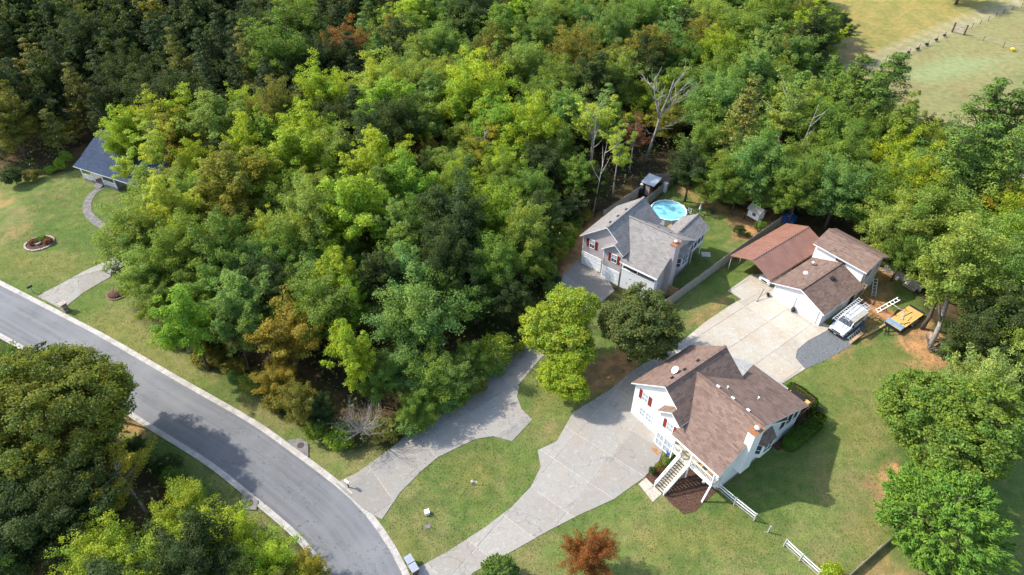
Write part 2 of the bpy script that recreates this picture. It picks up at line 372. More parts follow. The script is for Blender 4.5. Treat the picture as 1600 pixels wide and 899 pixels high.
def ground_colour(X, Y):
    n1 = fbm(X, Y, .11, 1); n2 = fbm(X, Y, .35, 2); n3 = fbm(X, Y, 1.1, 3); n4 = fbm(X, Y, .05, 5)
    A = lambda c: np.array(c)[None, :]
    mix = lambda a, b, t: a*(1-t[:, None])+b*t[:, None]
    forest = mix(A((.055, .042, .026)), A((.11, .075, .04)), smoothstep(.4, .62, n2))
    forest = mix(forest, A((.05, .075, .02)), smoothstep(.5, .62, n1)*.7)
    lawn = mix(A((.122, .178, .045)), A((.175, .215, .065)), smoothstep(.35, .65, n1))
    lawn = mix(lawn, A((.23, .205, .09)), smoothstep(.47, .7, n2*.6+n1*.4)*.7)
    lawn = mix(lawn, A((.24, .2, .095)), smoothstep(.55, .75, fbm((X*.97+Y*.25)*.25, (Y*.97-X*.25)*2.2, .8, 21))*.4)
    lawn = mix(lawn, A((.085, .14, .035)), smoothstep(.53, .68, fbm(X, Y, .2, 9))*.6)
    lawn = mix(lawn, A((.26, .2, .1)), smoothstep(.62, .75, n3)*.4)
    wx = X+(n2-.5)*5; wy = Y+(n3-.5)*3+(n2-.5)*2
    for p in YELLOW: lawn = mix(lawn, A((.22, .205, .065)), smoothstep(-2.2, 2.2, sdf(wx, wy, p))*.6)
    out = forest
    for L in LAWNS: out = mix(out, lawn, smoothstep(-.7, .5, sdf(X+(n3-.5)*1.6, Y+(n2-.5)*2, L)))
    past = mix(A((.26, .245, .11)), A((.19, .215, .09)), smoothstep(.4, .62, n4*.6+n1*.4))
    past = mix(past, A((.26, .205, .1)), smoothstep(.5, .7, n2)*.6)
    # greener strip and rough golden grass west of the track
    trk = lambda x, y: (x-71)*(167-141)-(y-133)*(112-71)
    a = G(1370, 100); b = G(1600, 0); e = (b-a); e.normalize(); side = (X-a.x)*(-e.y)+(Y-a.y)*e.x
    gold = mix(A((.32, .255, .085)), A((.24, .22, .07)), smoothstep(.4, .65, n2))
    past = mix(past, gold, smoothstep(1, 4, side))
    past = mix(past, A((.42, .36, .25)), (np.exp(-(side/1.0)**2)+np.exp(-((side-3.2)/.8)**2)*.8)*.85)
    past = mix(past, A((.27, .33, .16)), smoothstep(-3, 3, sdf(wx, wy, GP([(1410,115),(1480,90),(1580,90),(1540,110),(1440,130)])))*.75)
    past = mix(past, A((.3, .2, .12)), smoothstep(-2, 2, sdf(wx, wy, GP([(1260,60),(1330,60),(1370,80),(1300,100)])))*.6)
    out = mix(out, past, smoothstep(-2, 2, sdf(wx, wy, PASTURE)))
    for p, s in CLAY:
        c = mix(A((.54, .29, .14)), A((.33, .2, .11)), smoothstep(.45, .65, n3))
        out = mix(out, c, smoothstep(-1.0, .9, sdf(X+(n3-.5)*3+(n2-.5)*3, Y+(n2-.5)*3+(n3-.5)*3, p)+(n3-.5)*1.5)*s)
    return out
def axis(lo, a, b, hi, step):
    m = list(np.arange(a, b, step)); r = []; x = a; s = step
    while x > lo: s *= 1.045; x -= s; r.append(x)
    l = r[::-1]; x = m[-1]; s = step; r = []
    while x < hi: s *= 1.045; x += s; r.append(x)
    return np.array(l+m+r)
gx = axis(-2500, -82, 92, 2500, .42); gy = axis(-1500, 22, 112, 4000, .42)
XX, YY = np.meshgrid(gx, gy); nx, ny = len(gx), len(gy)
# finer far part: the field rows are already graded, add none
gm = bpy.data.meshes.new('ground'); V = np.stack([XX.ravel(), YY.ravel(), np.zeros(XX.size)], 1)
gm.vertices.add(len(V)); gm.vertices.foreach_set('co', V.astype(np.float32).ravel())
ii = (np.arange(ny-1)[:, None]*nx+np.arange(nx-1)[None, :]).ravel()
Q = np.stack([ii, ii+1, ii+nx+1, ii+nx], 1).astype(np.int32)
gm.loops.add(Q.size); gm.loops.foreach_set('vertex_index', Q.ravel()); gm.polygons.add(len(Q))
gm.polygons.foreach_set('loop_start', np.arange(0, Q.size, 4, dtype=np.int32)); gm.update()
ca = gm.color_attributes.new('Col', 'FLOAT_COLOR', 'POINT'); C4 = np.ones((len(V), 4), np.float32)
C4[:, :3] = ground_colour(V[:, 0], V[:, 1]); ca.data.foreach_set('color', C4.ravel()); gm.materials.append(M['ground'])
go = bpy.data.objects.new('ground', gm); col.objects.link(go); tag(go, kind='structure')

# ---------------------------------------------------------------- sheets, road, kerbs, drives
def poly_area(p): return sum(p[i][0]*p[(i+1) % len(p)][1]-p[(i+1) % len(p)][0]*p[i][1] for i in range(len(p)))/2
def ccw(p): return p if poly_area(p) > 0 else p[::-1]
def sheet(name, pts, z0, z1, mat, parent=None, label=None, kind=None, cat=None):
    pts = ccw([(p[0], p[1]) for p in pts])
    o = MB().ext([(x, y, z1) for x, y in pts], (0, 0, z0-z1)).build(name, mat, parent)
    tag(o, label, cat, kind=kind); return o
def resample(P, step):
    P = [Vector((p[0], p[1], 0)) for p in P]; out = [P[0]]; L = [0]
    for a, b in zip(P, P[1:]): L.append(L[-1]+(b-a).length)
    n = max(2, int(L[-1]/step)); res = []
    for k in range(n+1):
        t = L[-1]*k/n; i = max(j for j in range(len(L)) if L[j] <= t+1e-9); i = min(i, len(P)-2)
        f = (t-L[i])/(L[i+1]-L[i]); res.append(P[i].lerp(P[i+1], f))
    return res
def smoothc(P, it=3):
    for _ in range(it): P = [P[0]]+[(P[i-1]+P[i]*2+P[i+1])/4 for i in range(1, len(P)-1)]+[P[-1]]
    return P
def nrm(P):
    out = []
    for i in range(len(P)):
        d = (P[min(i+1, len(P)-1)]-P[max(i-1, 0)]).normalized(); out.append(Vector((-d.y, d.x, 0)))
    return out
up_px = [(0,446),(150,523),(277,597),(400,666.5),(440,696),(476,723),(513,750),(550,780),(580,813),(606,853),(633,899)]
U = [G(*p) for p in up_px]; U = [U[0]+(U[0]-U[1])*5]+U; d = (U[-1]-U[-2]).normalized(); d2_ = Matrix.Rotation(R(-14), 3, 'Z') @ d
U += [U[-1]+d2_*8, U[-1]+d2_*8+Matrix.Rotation(R(-12), 3, 'Z') @ d2_*30]
U = smoothc(resample(U, 1.2), 6); N = nrm(U)     # N points away from the road on the house side
RW = 5.62
mb = MB(); tot = 0; uvs = []
ROAD_LO = [U[i]-N[i]*RW for i in range(len(U))]
for i in range(len(U)-1):
    seg = (U[i+1]-U[i]).length
    mb.face([(*ROAD_LO[i][:2], .012), (*ROAD_LO[i+1][:2], .012), (*U[i+1][:2], .012), (*U[i][:2], .012)])
    uvs += [(tot, 0), (tot+seg, 0), (tot+seg, RW), (tot, RW)]; tot += seg
ro = mb.build('road', 'asphalt'); ro.data.uv_layers[0].data.foreach_set('uv', np.array(uvs, np.float32).ravel()); tag(ro, kind='structure')
KH = .1
def kerb(name, base, nn, sgn, drops, wdt=.62):
    """kerb and gutter; lowered where a drive crosses it"""
    root = thing(name, None, None); root['kind'] = 'structure'
    for i in range(0, len(base)-1, 2):
        j = min(i+2, len(base)-1); prof = []
        for k in (i, j):
            p = base[k]; q = nn[k]*sgn; h = KH
            for (c, r) in drops:
                if (p-c).length < r: h = .035
            prof.append([(*(p+q*0)[:2], .0), (*(p+q*0)[:2], .024), (*(p+q*(wdt*.62))[:2], .04), (*(p+q*(wdt*.72))[:2], h), (*(p+q*wdt)[:2], h), (*(p+q*wdt)[:2], -.05)])
        m = MB(); gap = .012
        a, b = prof
        A_ = [Vector(v) for v in a]; B_ = [Vector(v) for v in b]
        B_ = [x.lerp(y, gap) for x, y in zip(B_, A_)]
        if sgn < 0: A_, B_ = B_, A_
        for k in range(5): m.face([A_[k], B_[k], B_[k+1], A_[k+1]])
        m.face(A_[::-1]); m.face(B_)
        m.build('kerb_stone', 'kerb', root)
DR_B = GL([(520,757),(571,798)]); 
kerb('kerb_north', U, N, 1, [((G(530,770)+G(590,828))/2, 3.4), (G(660,899), 4.2), (G(125,500), 3.2)])
kerb('kerb_south', ROAD_LO, N, -1, [])

def clip(poly, a, b, c):   # keep a*x+b*y<=c
    out = []
    for i in range(len(poly)):
        p, q = poly[i], poly[(i+1) % len(poly)]; fp = a*p[0]+b*p[1]-c; fq = a*q[0]+b*q[1]-c
        if fp <= 0: out.append(p)
        if fp*fq < 0: t = fp/(fp-fq); out.append((p[0]+(q[0]-p[0])*t, p[1]+(q[1]-p[1])*t))
    return out
def slabs(name, pts, ang, sx, sy, mat, off=(0, 0), z=.05, joint='conc_joint', gap=.08, bz=.02):
    """drive of cast slabs: a bed, and each slab a piece of its own between joints"""
    pts = ccw([(p[0], p[1]) for p in pts]); root = thing(name, None, None); root['kind'] = 'structure'
    MB().ext([(x, y, bz) for x, y in pts], (0, 0, -bz-.05)).build('slab_bed', joint, root)
    c, s = math.cos(ang), math.sin(ang)
    us = [p[0]*c+p[1]*s for p in pts]; vs = [-p[0]*s+p[1]*c for p in pts]
    u = min(us)//sx*sx+off[0]-sx; 
    while u < max(us):
        v = min(vs)//sy*sy+off[1]-sy
        while v < max(vs):
            q = clip(pts, c, s, u+sx-gap/2); q = clip(q, -c, -s, -(u+gap/2)) if q else q
            q = clip(q, -s, c, v+sy-gap/2) if q else q; q = clip(q, s, -c, -(v+gap/2)) if q else q
            if len(q) > 2 and abs(poly_area(q)) > .05:
                h = z+random.uniform(-.004, .006)
                MB().ext([(x, y, h) for x, y in ccw(q)], (0, 0, -(h-.01))).build('slab', mat, root)
            v += sy
        u += sx
    return root
ANG = -math.atan(1820/1362.6)           # the brown-roofed house's long side
DRIVE_B = [(524,756),(560,738),(607,704),(634,681),(680,647),(722,615),(748,592),(790,560),(826,528),(850,490),(868,462),(880,430),(905,405),(945,428),(960,455),(930,480),(900,500),(880,530),(845,560),(833,574),(812,600),(808,620),(815,640),(832,656),(800,690),(793,688),(770,682),(745,686),(720,697),(684,715),(660,735),(625,770),(597,812),(571,798)]
DRIVE_A = [(652,888),(700,862),(760,823),(800,792),(830,760),(845,730),(845,705),(870,670),(895,645),(955,618),(990,590),(1030,560),(1070,530),(1100,505),(1140,480),(1155,470),(1135,455),(1172,430),(1210,460),(1290,507),(1302,512),(1255,535),(1242,555),(1258,577),(1222,600),(1180,590),(1140,570),(1060,600),(1030,650),(1032,720),(1005,745),(990,758),(960,780),(905,805),(860,828),(800,862),(740,895),(700,935),(655,945)]
slabs('driveway_grey_house', GP(DRIVE_B), R(38), 6.2, 4.4, 'conc_dark')
i7 = 0
# lower drive + parking in front of the brown-roofed house, then the pale upper court
LOW_A = [(652,888),(700,862),(760,823),(800,792),(830,760),(845,730),(840,704),(870,690),(895,645),(955,608),(990,578),(1030,556),(1046,566),(1000,640),(1040,690),(1030,720),(1005,748),(990,758),(960,780),(905,805),(860,828),(800,862),(740,895),(700,935),(655,945)]
UP_A = [(1030,556),(1070,530),(1100,505),(1140,478),(1158,468),(1172,432),(1190,428),(1290,507),(1302,512),(1262,533),(1246,547),(1243,560),(1258,577),(1222,600),(1180,595),(1140,590),(1046,566)]
slabs('driveway_brown_house', GP(LOW_A), ANG+.25, 4.6, 4.2, 'conc_grey', off=(1.2, .7))
slabs('upper_court', GP(UP_A), ANG, 3.7, 3.9, 'conc_warm', off=(.6, 1.2), z=.052)
slabs('carport_apron', GP([(1137,455),(1175,428),(1196,440),(1185,458),(1162,470)]), ANG, 4.0, 5.0, 'conc_warm', z=.058, bz=.024)
slabs('driveway_blue_house', GP([(58,463),(90,447),(130,425),(180,402),(205,390),(225,400),(190,424),(160,440),(130,458),(110,474),(98,484)]), R(28), 4.6, 6, 'conc_grey', off=(2, 1))
slabs('stair_landing', GP([(998,757),(1009,747),(1034,772),(1020,785)]), ANG, 3, 1.6, 'conc_warm', z=.06, bz=.024)
sheet('gravel_pad', GP([(1302,513),(1262,533),(1247,547),(1244,560),(1258,577),(1290,563),(1330,540),(1352,512),(1345,480),(1300,500)]), -.03, .032, 'gravel', kind='structure')
# curved path to the blue-roofed house
pth = smoothc(resample(GP([(162,292),(146,300),(135,318),(137,335),(150,347),(170,360),(190,372)]), .7), 2); pn = nrm(pth)
root = thing('garden_path', None, None); root['kind'] = 'structure'
for i in range(0, len(pth)-2, 2):
    a, b = pth[i], pth[i+2].lerp(pth[i], .03); na, nb = pn[i]*.62, pn[i+2]*.62
    MB().ext([(*(a-na)[:2], .05), (*(b-nb)[:2], .05), (*(b+nb)[:2], .05), (*(a+na)[:2], .05)], (0, 0, -.06)).build('slab', 'path', root)
mulchb = GP([(1006,748),(1019,760),(1038,776),(1050,788),(1068,804),(1086,800),(1100,786),(1122,766),(1110,740),(1060,705),(1045,715)])
sheet('mulch_bed', mulchb, -.02, .03, 'mulch', kind='structure')
sheet('mulch_strip', GP([(1222,600),(1246,620),(1288,640),(1282,660),(1240,690),(1215,705),(1198,690)]), -.02, .026, 'mulch', kind='structure')
# storm drains
for (pp, lb, cx, cy) in ((GP([(446,690),(470,686),(482,694),(482,716)]), 'concrete storm drain with rusty cover on the wooded side of the road', 470, 697),
                 (GP([(378,766),(404,783),(401,798),(380,797)]), 'concrete storm drain with dark cover on the inside of the road bend', 390, 787)):
    c = sum((Vector(p) for p in pp), Vector())/4
    t = thing('storm_drain', lb, 'storm drain', c)
    MB().ext([tuple(Vector(p)-c+Vector((0, 0, .13))) for p in ccw([tuple(v) for v in pp])], (0, 0, -.15)).build('drain_top', 'path', t)
    g = G(cx, cy)-c
    MB().lathe([(.38, .13), (.38, .15), (.3, .155)], 18, (g.x, g.y, 0)).build('cover', 'manhole', t)

# ---------------------------------------------------------------- houses
class Frame:
    def __init__(s, px, py, rot=0):
        s.O = G(px, py); s.a = ANG+R(-rot)
    def W(s, x, y, z=0):
        c, q = math.cos(s.a), math.sin(s.a); return Vector((s.O.x+x*c-y*q, s.O.y+x*q+y*c, z))
def slab_roof(root, pts, mat, name='roof_slope', t=.16, edge='trim'):
    return MB().ext(pts, (0, 0, -t), 0, 1).build(name, [mat, edge], root)
def wall(root, pts, vec, mat): return MB().ext(pts, vec).build('wall', mat, root)
def window(root, ax, pos, a0, a1, z0, z1, out, shutters=False, mat='glass', panes=2, name='window', low=False):
    """window on plane axis ax ('x' or 'y') at pos, spanning a0..a1; out is the outward sign"""
    f = MB(); w_ = .07
    def bx(m, a, b, c, d, p0, p1):
        lo, hi = sorted((pos+out*p0, pos+out*p1))
        if ax == 'y': m.box(a, b, lo, hi, c, d)
        else: m.box(lo, hi, a, b, c, d)
    bx(f, a0-w_, a1+w_, z0-w_, z0, 0, .07); bx(f, a0-w_, a1+w_, z1, z1+w_, 0, .07)
    bx(f, a0-w_, a0, z0, z1, 0, .065); bx(f, a1, a1+w_, z0, z1, 0, .065)
    zm = (z0+z1)/2; bx(f, a0, a1, zm-.03, zm+.03, .0, .05)
    for k in range(1, panes): am = a0+(a1-a0)*k/panes; bx(f, am-.02, am+.02, z0, zm-.03, .0, .045); bx(f, am-.02, am+.02, zm+.03, z1, .0, .045)
    o = f.build(name, 'trim', root)
    g = MB(); bx(g, a0, a1, z0, zm, 0, .02); g.build('pane', 'blind' if low else 'glass', o)
    g = MB(); bx(g, a0, a1, zm, z1, 0, .024); g.build('pane', mat, o)
    if shutters:
        for s0, s1 in ((a0-.52, a0-.12), (a1+.12, a1+.52)):
            g = MB(); bx(g, s0, s1, z0-.05, z1+.05, 0, .05)
            for k in range(6): zz = z0+(z1-z0)*(k+.5)/6; bx(g, s0+.05, s1-.05, zz-.04, zz+.04, .05, .065)
            g.build('shutter', 'shutter', root)
    return o
def garage_door(root, y, x0, x1, z1, out=-1):
    d = MB(); n = 4
    for k in range(n):
        a = z1*k/n; b = z1*(k+1)/n-.02
        d.box(x0, x1, y-.06, y-.03, a+.02, b)
        m = 4
        for j in range(m): u = x0+(x1-x0)*(j+.12)/m; v = x0+(x1-x0)*(j+.88)/m; d.box(u, v, y-.075, y-.06, a+.1, b-.09)
    o = d.build('garage_door', 'door_white', root)
    MB().box(x0-.12, x0, y-.09, y-.02, 0, z1+.12).box(x1, x1+.12, y-.09, y-.02, 0, z1+.12).box(x0, x1, y-.09, y-.02, z1, z1+.12).build('frame', 'trim', o)
def gz(x, rx, rz, s): return rz-s*abs(x-rx)
def split_house(F_, name, label, kind):
    A = kind == 'brown'
    root = thing(name, label, 'house', F_.O, F_.a)
    sh = 'shingle_brown' if A else 'shingle_grey'; sd_ = 'siding_white' if A else 'siding_grey'
    rx, rz, s = (3.85, 8.5, .8) if A else (3.75, 8.32, .8)
    g2x = 5.85 if A else 5.68                                    # ridge of the small front gable
    bx0 = 4.35 if A else 3.95; by = -.8                          # small bay
    wr = 6.85; RX = 12.45 if A else 12.1                         # wing right wall, gable wall
    my, mz, ms = (4.0, 8.1, .607) if A else (4.3, 7.85, .607)
    back = 8.75
    Z = lambda x: gz(x, rx, rz, s)-.17
    # wing walls
    wall(root, [(0, 0, 0), (wr, 0, 0), (wr, 0, Z(wr)), (rx, 0, Z(rx)), (0, 0, Z(0))], (0, .2, 0), sd_)
    wall(root, [(0, back, 0), (wr, back, 0), (wr, back, Z(wr)), (rx, back, Z(rx)), (0, back, Z(0))], (0, -.2, 0), sd_)
    wall(root, [(0, .2, 0), (0, back-.2, 0), (0, back-.2, Z(0)-.01), (0, .2, Z(0)-.01)], (.2, 0, 0), sd_)
    # bay walls
    zl = gz(g2x, rx, rz, s)-.17; zel = zl-.8*(g2x-bx0)
    wall(root, [(bx0, by, 0), (wr, by, 0), (wr, by, Z(wr)), (g2x, by, zl), (bx0, by, zel)], (0, .2, 0), sd_)
    wall(root, [(bx0, by+.2, 0), (bx0, -.003, 0), (bx0, -.003, zel-.01), (bx0, by+.2, zel-.01)], (.2, 0, 0), sd_)
    wall(root, [(wr, by+.2, 0), (wr, -.003, 0), (wr, -.003, Z(wr)-.01), (wr, by+.2, Z(wr)-.01)], (-.2, 0, 0), sd_)
    B1('corner_trim', 'trim', root, -.03, .1, -.03, 0, 0, Z(0)-.05); B1('corner_trim', 'trim', root, bx0-.03, bx0+.09, by-.03, by, 0, zel-.05)
    # wing roof
    ye = 9.1; y0 = -.4; y1 = by-.38; ev = -.4
    zz = lambda x: gz(x, rx, rz, s)
    L = [(ev, y0, zz(ev)), (rx, y0, rz), (rx, ye, rz), (ev, ye, zz(ev))]
    slab_roof(root, L, sh)
    xr = wr+.28
    slab_roof(root, [(rx, y0, rz), (g2x, y0, zz(g2x)), (g2x, y1, zz(g2x)), (xr, y1, zz(xr)), (xr, ye, zz(xr)), (rx, ye, rz)], sh)
    x2 = bx0-.3; z2 = zz(g2x)-.8*(g2x-x2)
    slab_roof(root, [(x2, y1, z2), (g2x, y1, zz(g2x)), (g2x, -.002, zz(g2x)), (x2, -.002, z2)], sh)
    MB().bar((rx, y0, rz+.03), (rx, ye, rz+.03), .3, .06).build('ridge_cap', sh, root)
    # main body
    mzf = lambda y: mz-ms*abs(y-my)
    yf = -1.65 if A else -1.2; yb = 9.25 if A else 9.7; yw = 0.0; ywb = yb-.4
    W_ = lambda y: mzf(y)-.17
    wall(root, [(RX, yw, 0), (RX, ywb, 0), (RX, ywb, W_(ywb)), (RX, my, W_(my)), (RX, yw, W_(yw))], (-.2, 0, 0), sd_)
    wall(root, [(wr+.01, yw, 0), (RX-.2, yw, 0), (RX-.2, yw, W_(yw)), (wr+.01, yw, W_(yw))], (0, .2, 0), sd_)
    wall(root, [(wr, ywb, 0), (RX-.2, ywb, 0), (RX-.2, ywb, W_(ywb)), (wr, ywb, W_(ywb))], (0, -.2, 0), sd_)
    B1('foundation', 'foundation' if A else 'path', root, RX-.25, RX+.03, yw-.02, ywb+.02, 0, .45)
    # valley with the wing: where both planes meet
    vx = lambda z: rx+(rz-z)/s
    xe = RX+.4
    xl = wr-.12; yv = my-(mz-zz(xl))/ms
    # open eaves slope over the porch
    slab_roof(root, [(vx(mz), my, mz+.01), (xl, yv, mzf(yv)+.01), (xl, yf, mzf(yf)), (xe, yf, mzf(yf)), (xe, my, mz)], sh)
    slab_roof(root, [(vx(mz), my, mz+.01), (xe, my, mz), (xe, yb, mzf(yb)), (wr-.5, yb, mzf(yb)+.01), (xl, 2*my-yv, mzf(yv)+.01)], sh)
    MB().bar((vx(mz)-.2, my, mz+.03), (xe, my, mz+.03), .3, .06).build('ridge_cap', sh, root)
    MB().box(xl+.6, xe, yf-.1, yf, mzf(yf)-.16, mzf(yf)-.04).build('gutter', 'trim', root)
    # chimney on the gable end
    cz = 8.65 if A else 8.2
    MB().box(RX+.002, RX+.8, 1.8, 3.25, 2.4 if A else 0, cz).build('chimney', sd_ if A else 'siding_grey', root)
    cc = MB().box(RX-.06, RX+.86, 1.74, 3.31, cz, cz+.07).build('chimney_cap', 'copper', root)
    MB().lathe([(.2, 0), (.2, .3), (.3, .31), (.3, .38), (.1, .45)], 14, (RX+.4, 2.5, cz+.07)).build('flue', 'flue', cc, smooth=True)
    # bay window on the gable wall
    b0, b1, z0, z1, o_ = 4.4, 7.3, 2.3, 4.5, .75
    pl = [(RX+.002, b0), (RX+o_, b0+.6), (RX+o_, b1-.6), (RX+.002, b1)]
    bb = MB().ext([(x, y, z1) for x, y in pl], (0, 0, z0-z1)).build('bay', 'trim' if A else sd_, root)
    m = MB(); top = [(RX+.002, b0+.5, z1+1.0), (RX+.002, b1-.5, z1+1.0)]; e_ = [(RX+.002, b0-.15, z1), (RX+o_+.15, b0+.5, z1), (RX+o_+.15, b1-.5, z1), (RX+.002, b1+.15, z1)]
    m.face([e_[0], e_[1], top[0]]); m.face([e_[1], e_[2], top[1], top[0]]); m.face([e_[2], e_[3], top[1]]); m.face(e_[::-1]); m.face([e_[0], top[0], top[1], e_[3]])
    m.build('bay_roof', sh, bb)
    window(root, 'x', RX+o_, b0+.75, b1-.75, z0+.6, z1-.2, 1, panes=2)
    d = (Vector((RX+o_, b0+.6, 0))-Vector((RX, b0, 0))); d.normalize(); n_ = Vector((d.y, -d.x, 0))
    p0 = Vector((RX, b0, 0))+d*.2+n_*.03; p1 = Vector((RX+o_, b0+.6, 0))-d*.16+n_*.03
    MB().ext([(*p0[:2], z0+.6), (*p1[:2], z0+.6), (*p1[:2], z1-.25), (*p0[:2], z1-.25)], -n_*.03).build('pane', 'glass', bb)
    MB().bar((*p0[:2], (z0+z1)/2+.1), (*p1[:2], (z0+z1)/2+.1), .05).build('frame', 'trim', bb)
    # windows on the front
    window(root, 'y', 0, 1.15, 1.9, 3.55, 4.85, -1, True, 'blind', low=A)
    c2 = (g2x+.0)
    window(root, 'y', by, c2-.4, c2+.38, 3.6, 4.85, -1, True, 'blind', low=A)
    if A:
        window(root, 'y', 0, 1.2, 1.95, 1.1, 2.3, -1, False, 'blind', low=True); window(root, 'y', 0, 2.12, 2.87, 1.1, 2.3, -1, False, 'blind', low=True)
        window(root, 'y', by, 4.6, 5.45, .12, 2.15, -1, False, 'blind', name='glass_door', low=True); window(root, 'y', by, 5.65, 6.5, .12, 2.15, -1, False, 'blind', name='glass_door', low=True)
    else:
        garage_door(root, 0, .25, 3.2, 2.2); garage_door(root, by, 4.15, 6.65, 2.2)
        B1('lantern', 'black', root, 3.62, 3.78, -.2, -.001, 2.2, 2.5)
    for i, (yy) in enumerate((1.2, 3.1, 5.2)):      # low vents beside the ridge
        x = rx-.55; MB().box(x-.15, x+.15, yy, yy+.38, zz(x)-.02, zz(x)+.12).build('roof_vent', 'black', root)
    for xx in (6.6, 8.5, 10.4):
        y = my+.45; MB().box(xx, xx+.36, y-.14, y+.14, mzf(y)-.02, mzf(y)+.12).build('roof_vent', 'trim' if A else 'black', root)
    # porch
    pz = 2.45
    if A:
        p = MB()
        for k in range(11): p.box(wr+.1, RX-.02, -1.5+k*.137, -1.5+k*.137+.125, pz-.05, pz)
        p.build('porch_floor', 'pale_wood', root)
        B1('porch_beam', 'trim', root, wr+.1, RX-.02, -1.57, -1.505, pz-.25, pz-.001)
        for x in (7.15, 9.45, RX-.15):
            B1('post', 'trim', root, x-.07, x+.07, -1.5, -1.36, pz, W_(-1.45)+.02)
        for x, dx in ((7.15, 0), (9.45, 0)): MB().bar((x, -1.43, pz-.25), (x+dx, -1.43, 0), .12).build('post', 'trim', root)
        MB().bar((RX-.15, -1.43, pz-.25), (RX-.1, -2.2, 0), .16).build('post', 'trim', root)
        def railing(a, b):
            a = Vector(a); b = Vector(b); r_ = MB().bar(a+Vector((0, 0, .95)), b+Vector((0, 0, .95)), .1, .06).build('railing', 'trim', root); MB().bar(a+Vector((0, 0, .14)), b+Vector((0, 0, .14)), .06, .06).build('bottom_rail', 'trim', r_)
            n = max(2, int((b-a).length/.16)); me = MB().box(-.02, .02, -.02, .02, .17, .93).mesh('baluster', 'trim')
            for k in range(1, n): put('baluster', me, r_, a.lerp(b, k/n))
        railing((9.5, -1.43, pz), (RX-.22, -1.43, pz)); railing((RX-.06, -1.43, pz), (RX-.06, -.1, pz)); railing((7.0, -1.43, pz), (8.2, -1.43, pz))
        # front steps
        n = 13; st0 = Vector((8.3, -1.6, pz)); run = 3.1
        for k in range(n):
            y = -1.6-run*(k+.5)/n; z = pz*(1-(k+1)/(n+1))
            B1('tread', 'pale_wood', root, 8.32, 9.42, y-.1, y+.1, z-.05, z)
        for x in (8.24, 9.5):
            MB().ext([(x-.05, -1.58, pz-.05), (x-.05, -1.6-run, .12), (x-.05, -1.6-run, -.02), (x-.05, -1.58, pz-.4)], (.1, 0, 0)).build('stringer', 'trim', root)
            h = MB().bar((x, -1.5, pz+.95), (x, -1.55-run, .98), .1, .07).bar((x, -1.5, pz+.2), (x, -1.55-run, .25), .06, .05)
            h.box(x-.06, x+.06, -1.7-run, -1.55-run, 0, 1.05); h.build('handrail', 'trim', root)
            hh = MB().box(-.02, .02, -.02, .02, .2, .9).mesh('baluster', 'trim')
            for k in range(1, 19): t = k/19; put('baluster', hh, root.children[-1], (x, -1.5-(.05+run)*t, pz*(1-t)+.02*t))
        B1('porch_door', 'shutter', root, 8.3, 9.2, -.07, -.001, pz, pz+2)
        window(root, 'y', 0, 10.1, 11.1, pz+.6, pz+1.7, -1, False, 'blind')
        # rear addition with the low roof
        sz = lambda y: 7.6-.384*(y-4.75)
        slab_roof(root, [(5.05, 4.8, sz(4.8)), (xe-.02, 4.8, sz(4.8)), (xe-.02, 13.1, sz(13.1)), (5.55, 13.1, sz(13.1)), (6.72, 8.8, sz(8.8))], sh, t=.12)
        wall(root, [(5.9, 12.7, 0), (12.35, 12.7, 0), (12.35, 12.7, sz(12.7)-.14), (5.9, 12.7, sz(12.7)-.14)], (0, -.2, 0), sd_)
        wall(root, [(12.36, 9.0, 0), (12.36, 12.69, 0), (12.36, 12.69, 2.4), (12.36, 9.0, 2.4)], (-.15, 0, 0), sd_)
        B1('screen', 'screen', root, 12.2, 12.3, 9.02, 12.65, 2.42, 4.5)
        for y in (9.0, 10.2, 11.4, 12.55): B1('post', 'trim', root, 12.31, 12.4, y, y+.1, 2.42, sz(y)-.14)
        # ribbed patio cover behind
        m = MB().ext([(2.4, 9.0, 3.0), (2.3, 13.5, 2.6), (4.2, 14.9, 2.5), (9.4, 15.1, 2.5), (10.2, 12.75, 2.8), (5.88, 12.75, 2.8), (5.88, 9.0, 3.0)], (0, 0, -.08))
        m.build('patio_cover', 'post_grey', root)
        for x, y in ((2.5, 13.3), (4.3, 14.6), (9.2, 14.8)): B1('post', 'trim', root, x-.06, x+.06, y-.06, y+.06, 0, 2.42)
        # dark rear deck
        B1('deck', 'tan_wood', root, 9.7, 12.4, 13.2, 15.4, 2.2, 2.32)
        dr = MB().bar((9.7, 15.4, 3.2), (12.4, 15.4, 3.2), .14, .06).bar((12.4, 13.2, 3.2), (12.4, 15.4, 3.2), .14, .06).bar((9.7, 15.4, 2.5), (12.4, 15.4, 2.5), .06).bar((12.4, 13.2, 2.5), (12.4, 15.4, 2.5), .06).build('railing', 'dark_wood', root)
        me = MB().box(-.025, .025, -.025, .025, 2.45, 3.2).mesh('baluster', 'dark_wood')
        for k in range(16): put('baluster', me, dr, (9.8+k*.165, 15.4, 0))
        for k in range(13): put('baluster', me, dr, (12.4, 13.3+k*.165, 0))
        for x, y in ((9.75, 15.35), (12.35, 15.35), (12.35, 13.3)): B1('post', 'dark_wood', root, x-.07, x+.07, y-.07, y+.07, 0, 3.35)
        B1('deck_bench', 'black', root, 10.0, 11.6, 14.0, 14.9, 2.33, 3.0); 
        B1('planter', 'fresh_wood', root, 11.7, 12.2, 14.5, 15.1, 2.33, 2.8)
        # plumbing stubs and the dish
        for x, y in ((7.3, 5.5), (9.8, 7.6)):
            MB().lathe([(.07, -.1), (.07, .3), (.1, .32)], 8, (x, y, sz(y))).build('vent_pipe', 'trim', root)
        x, y = 2.7, 2.6
        dsh = MB().lathe([(.05, 0), (.05, .35)], 8, (x, y, zz(x)-.05)).build('dish_mast', 'alu', root)
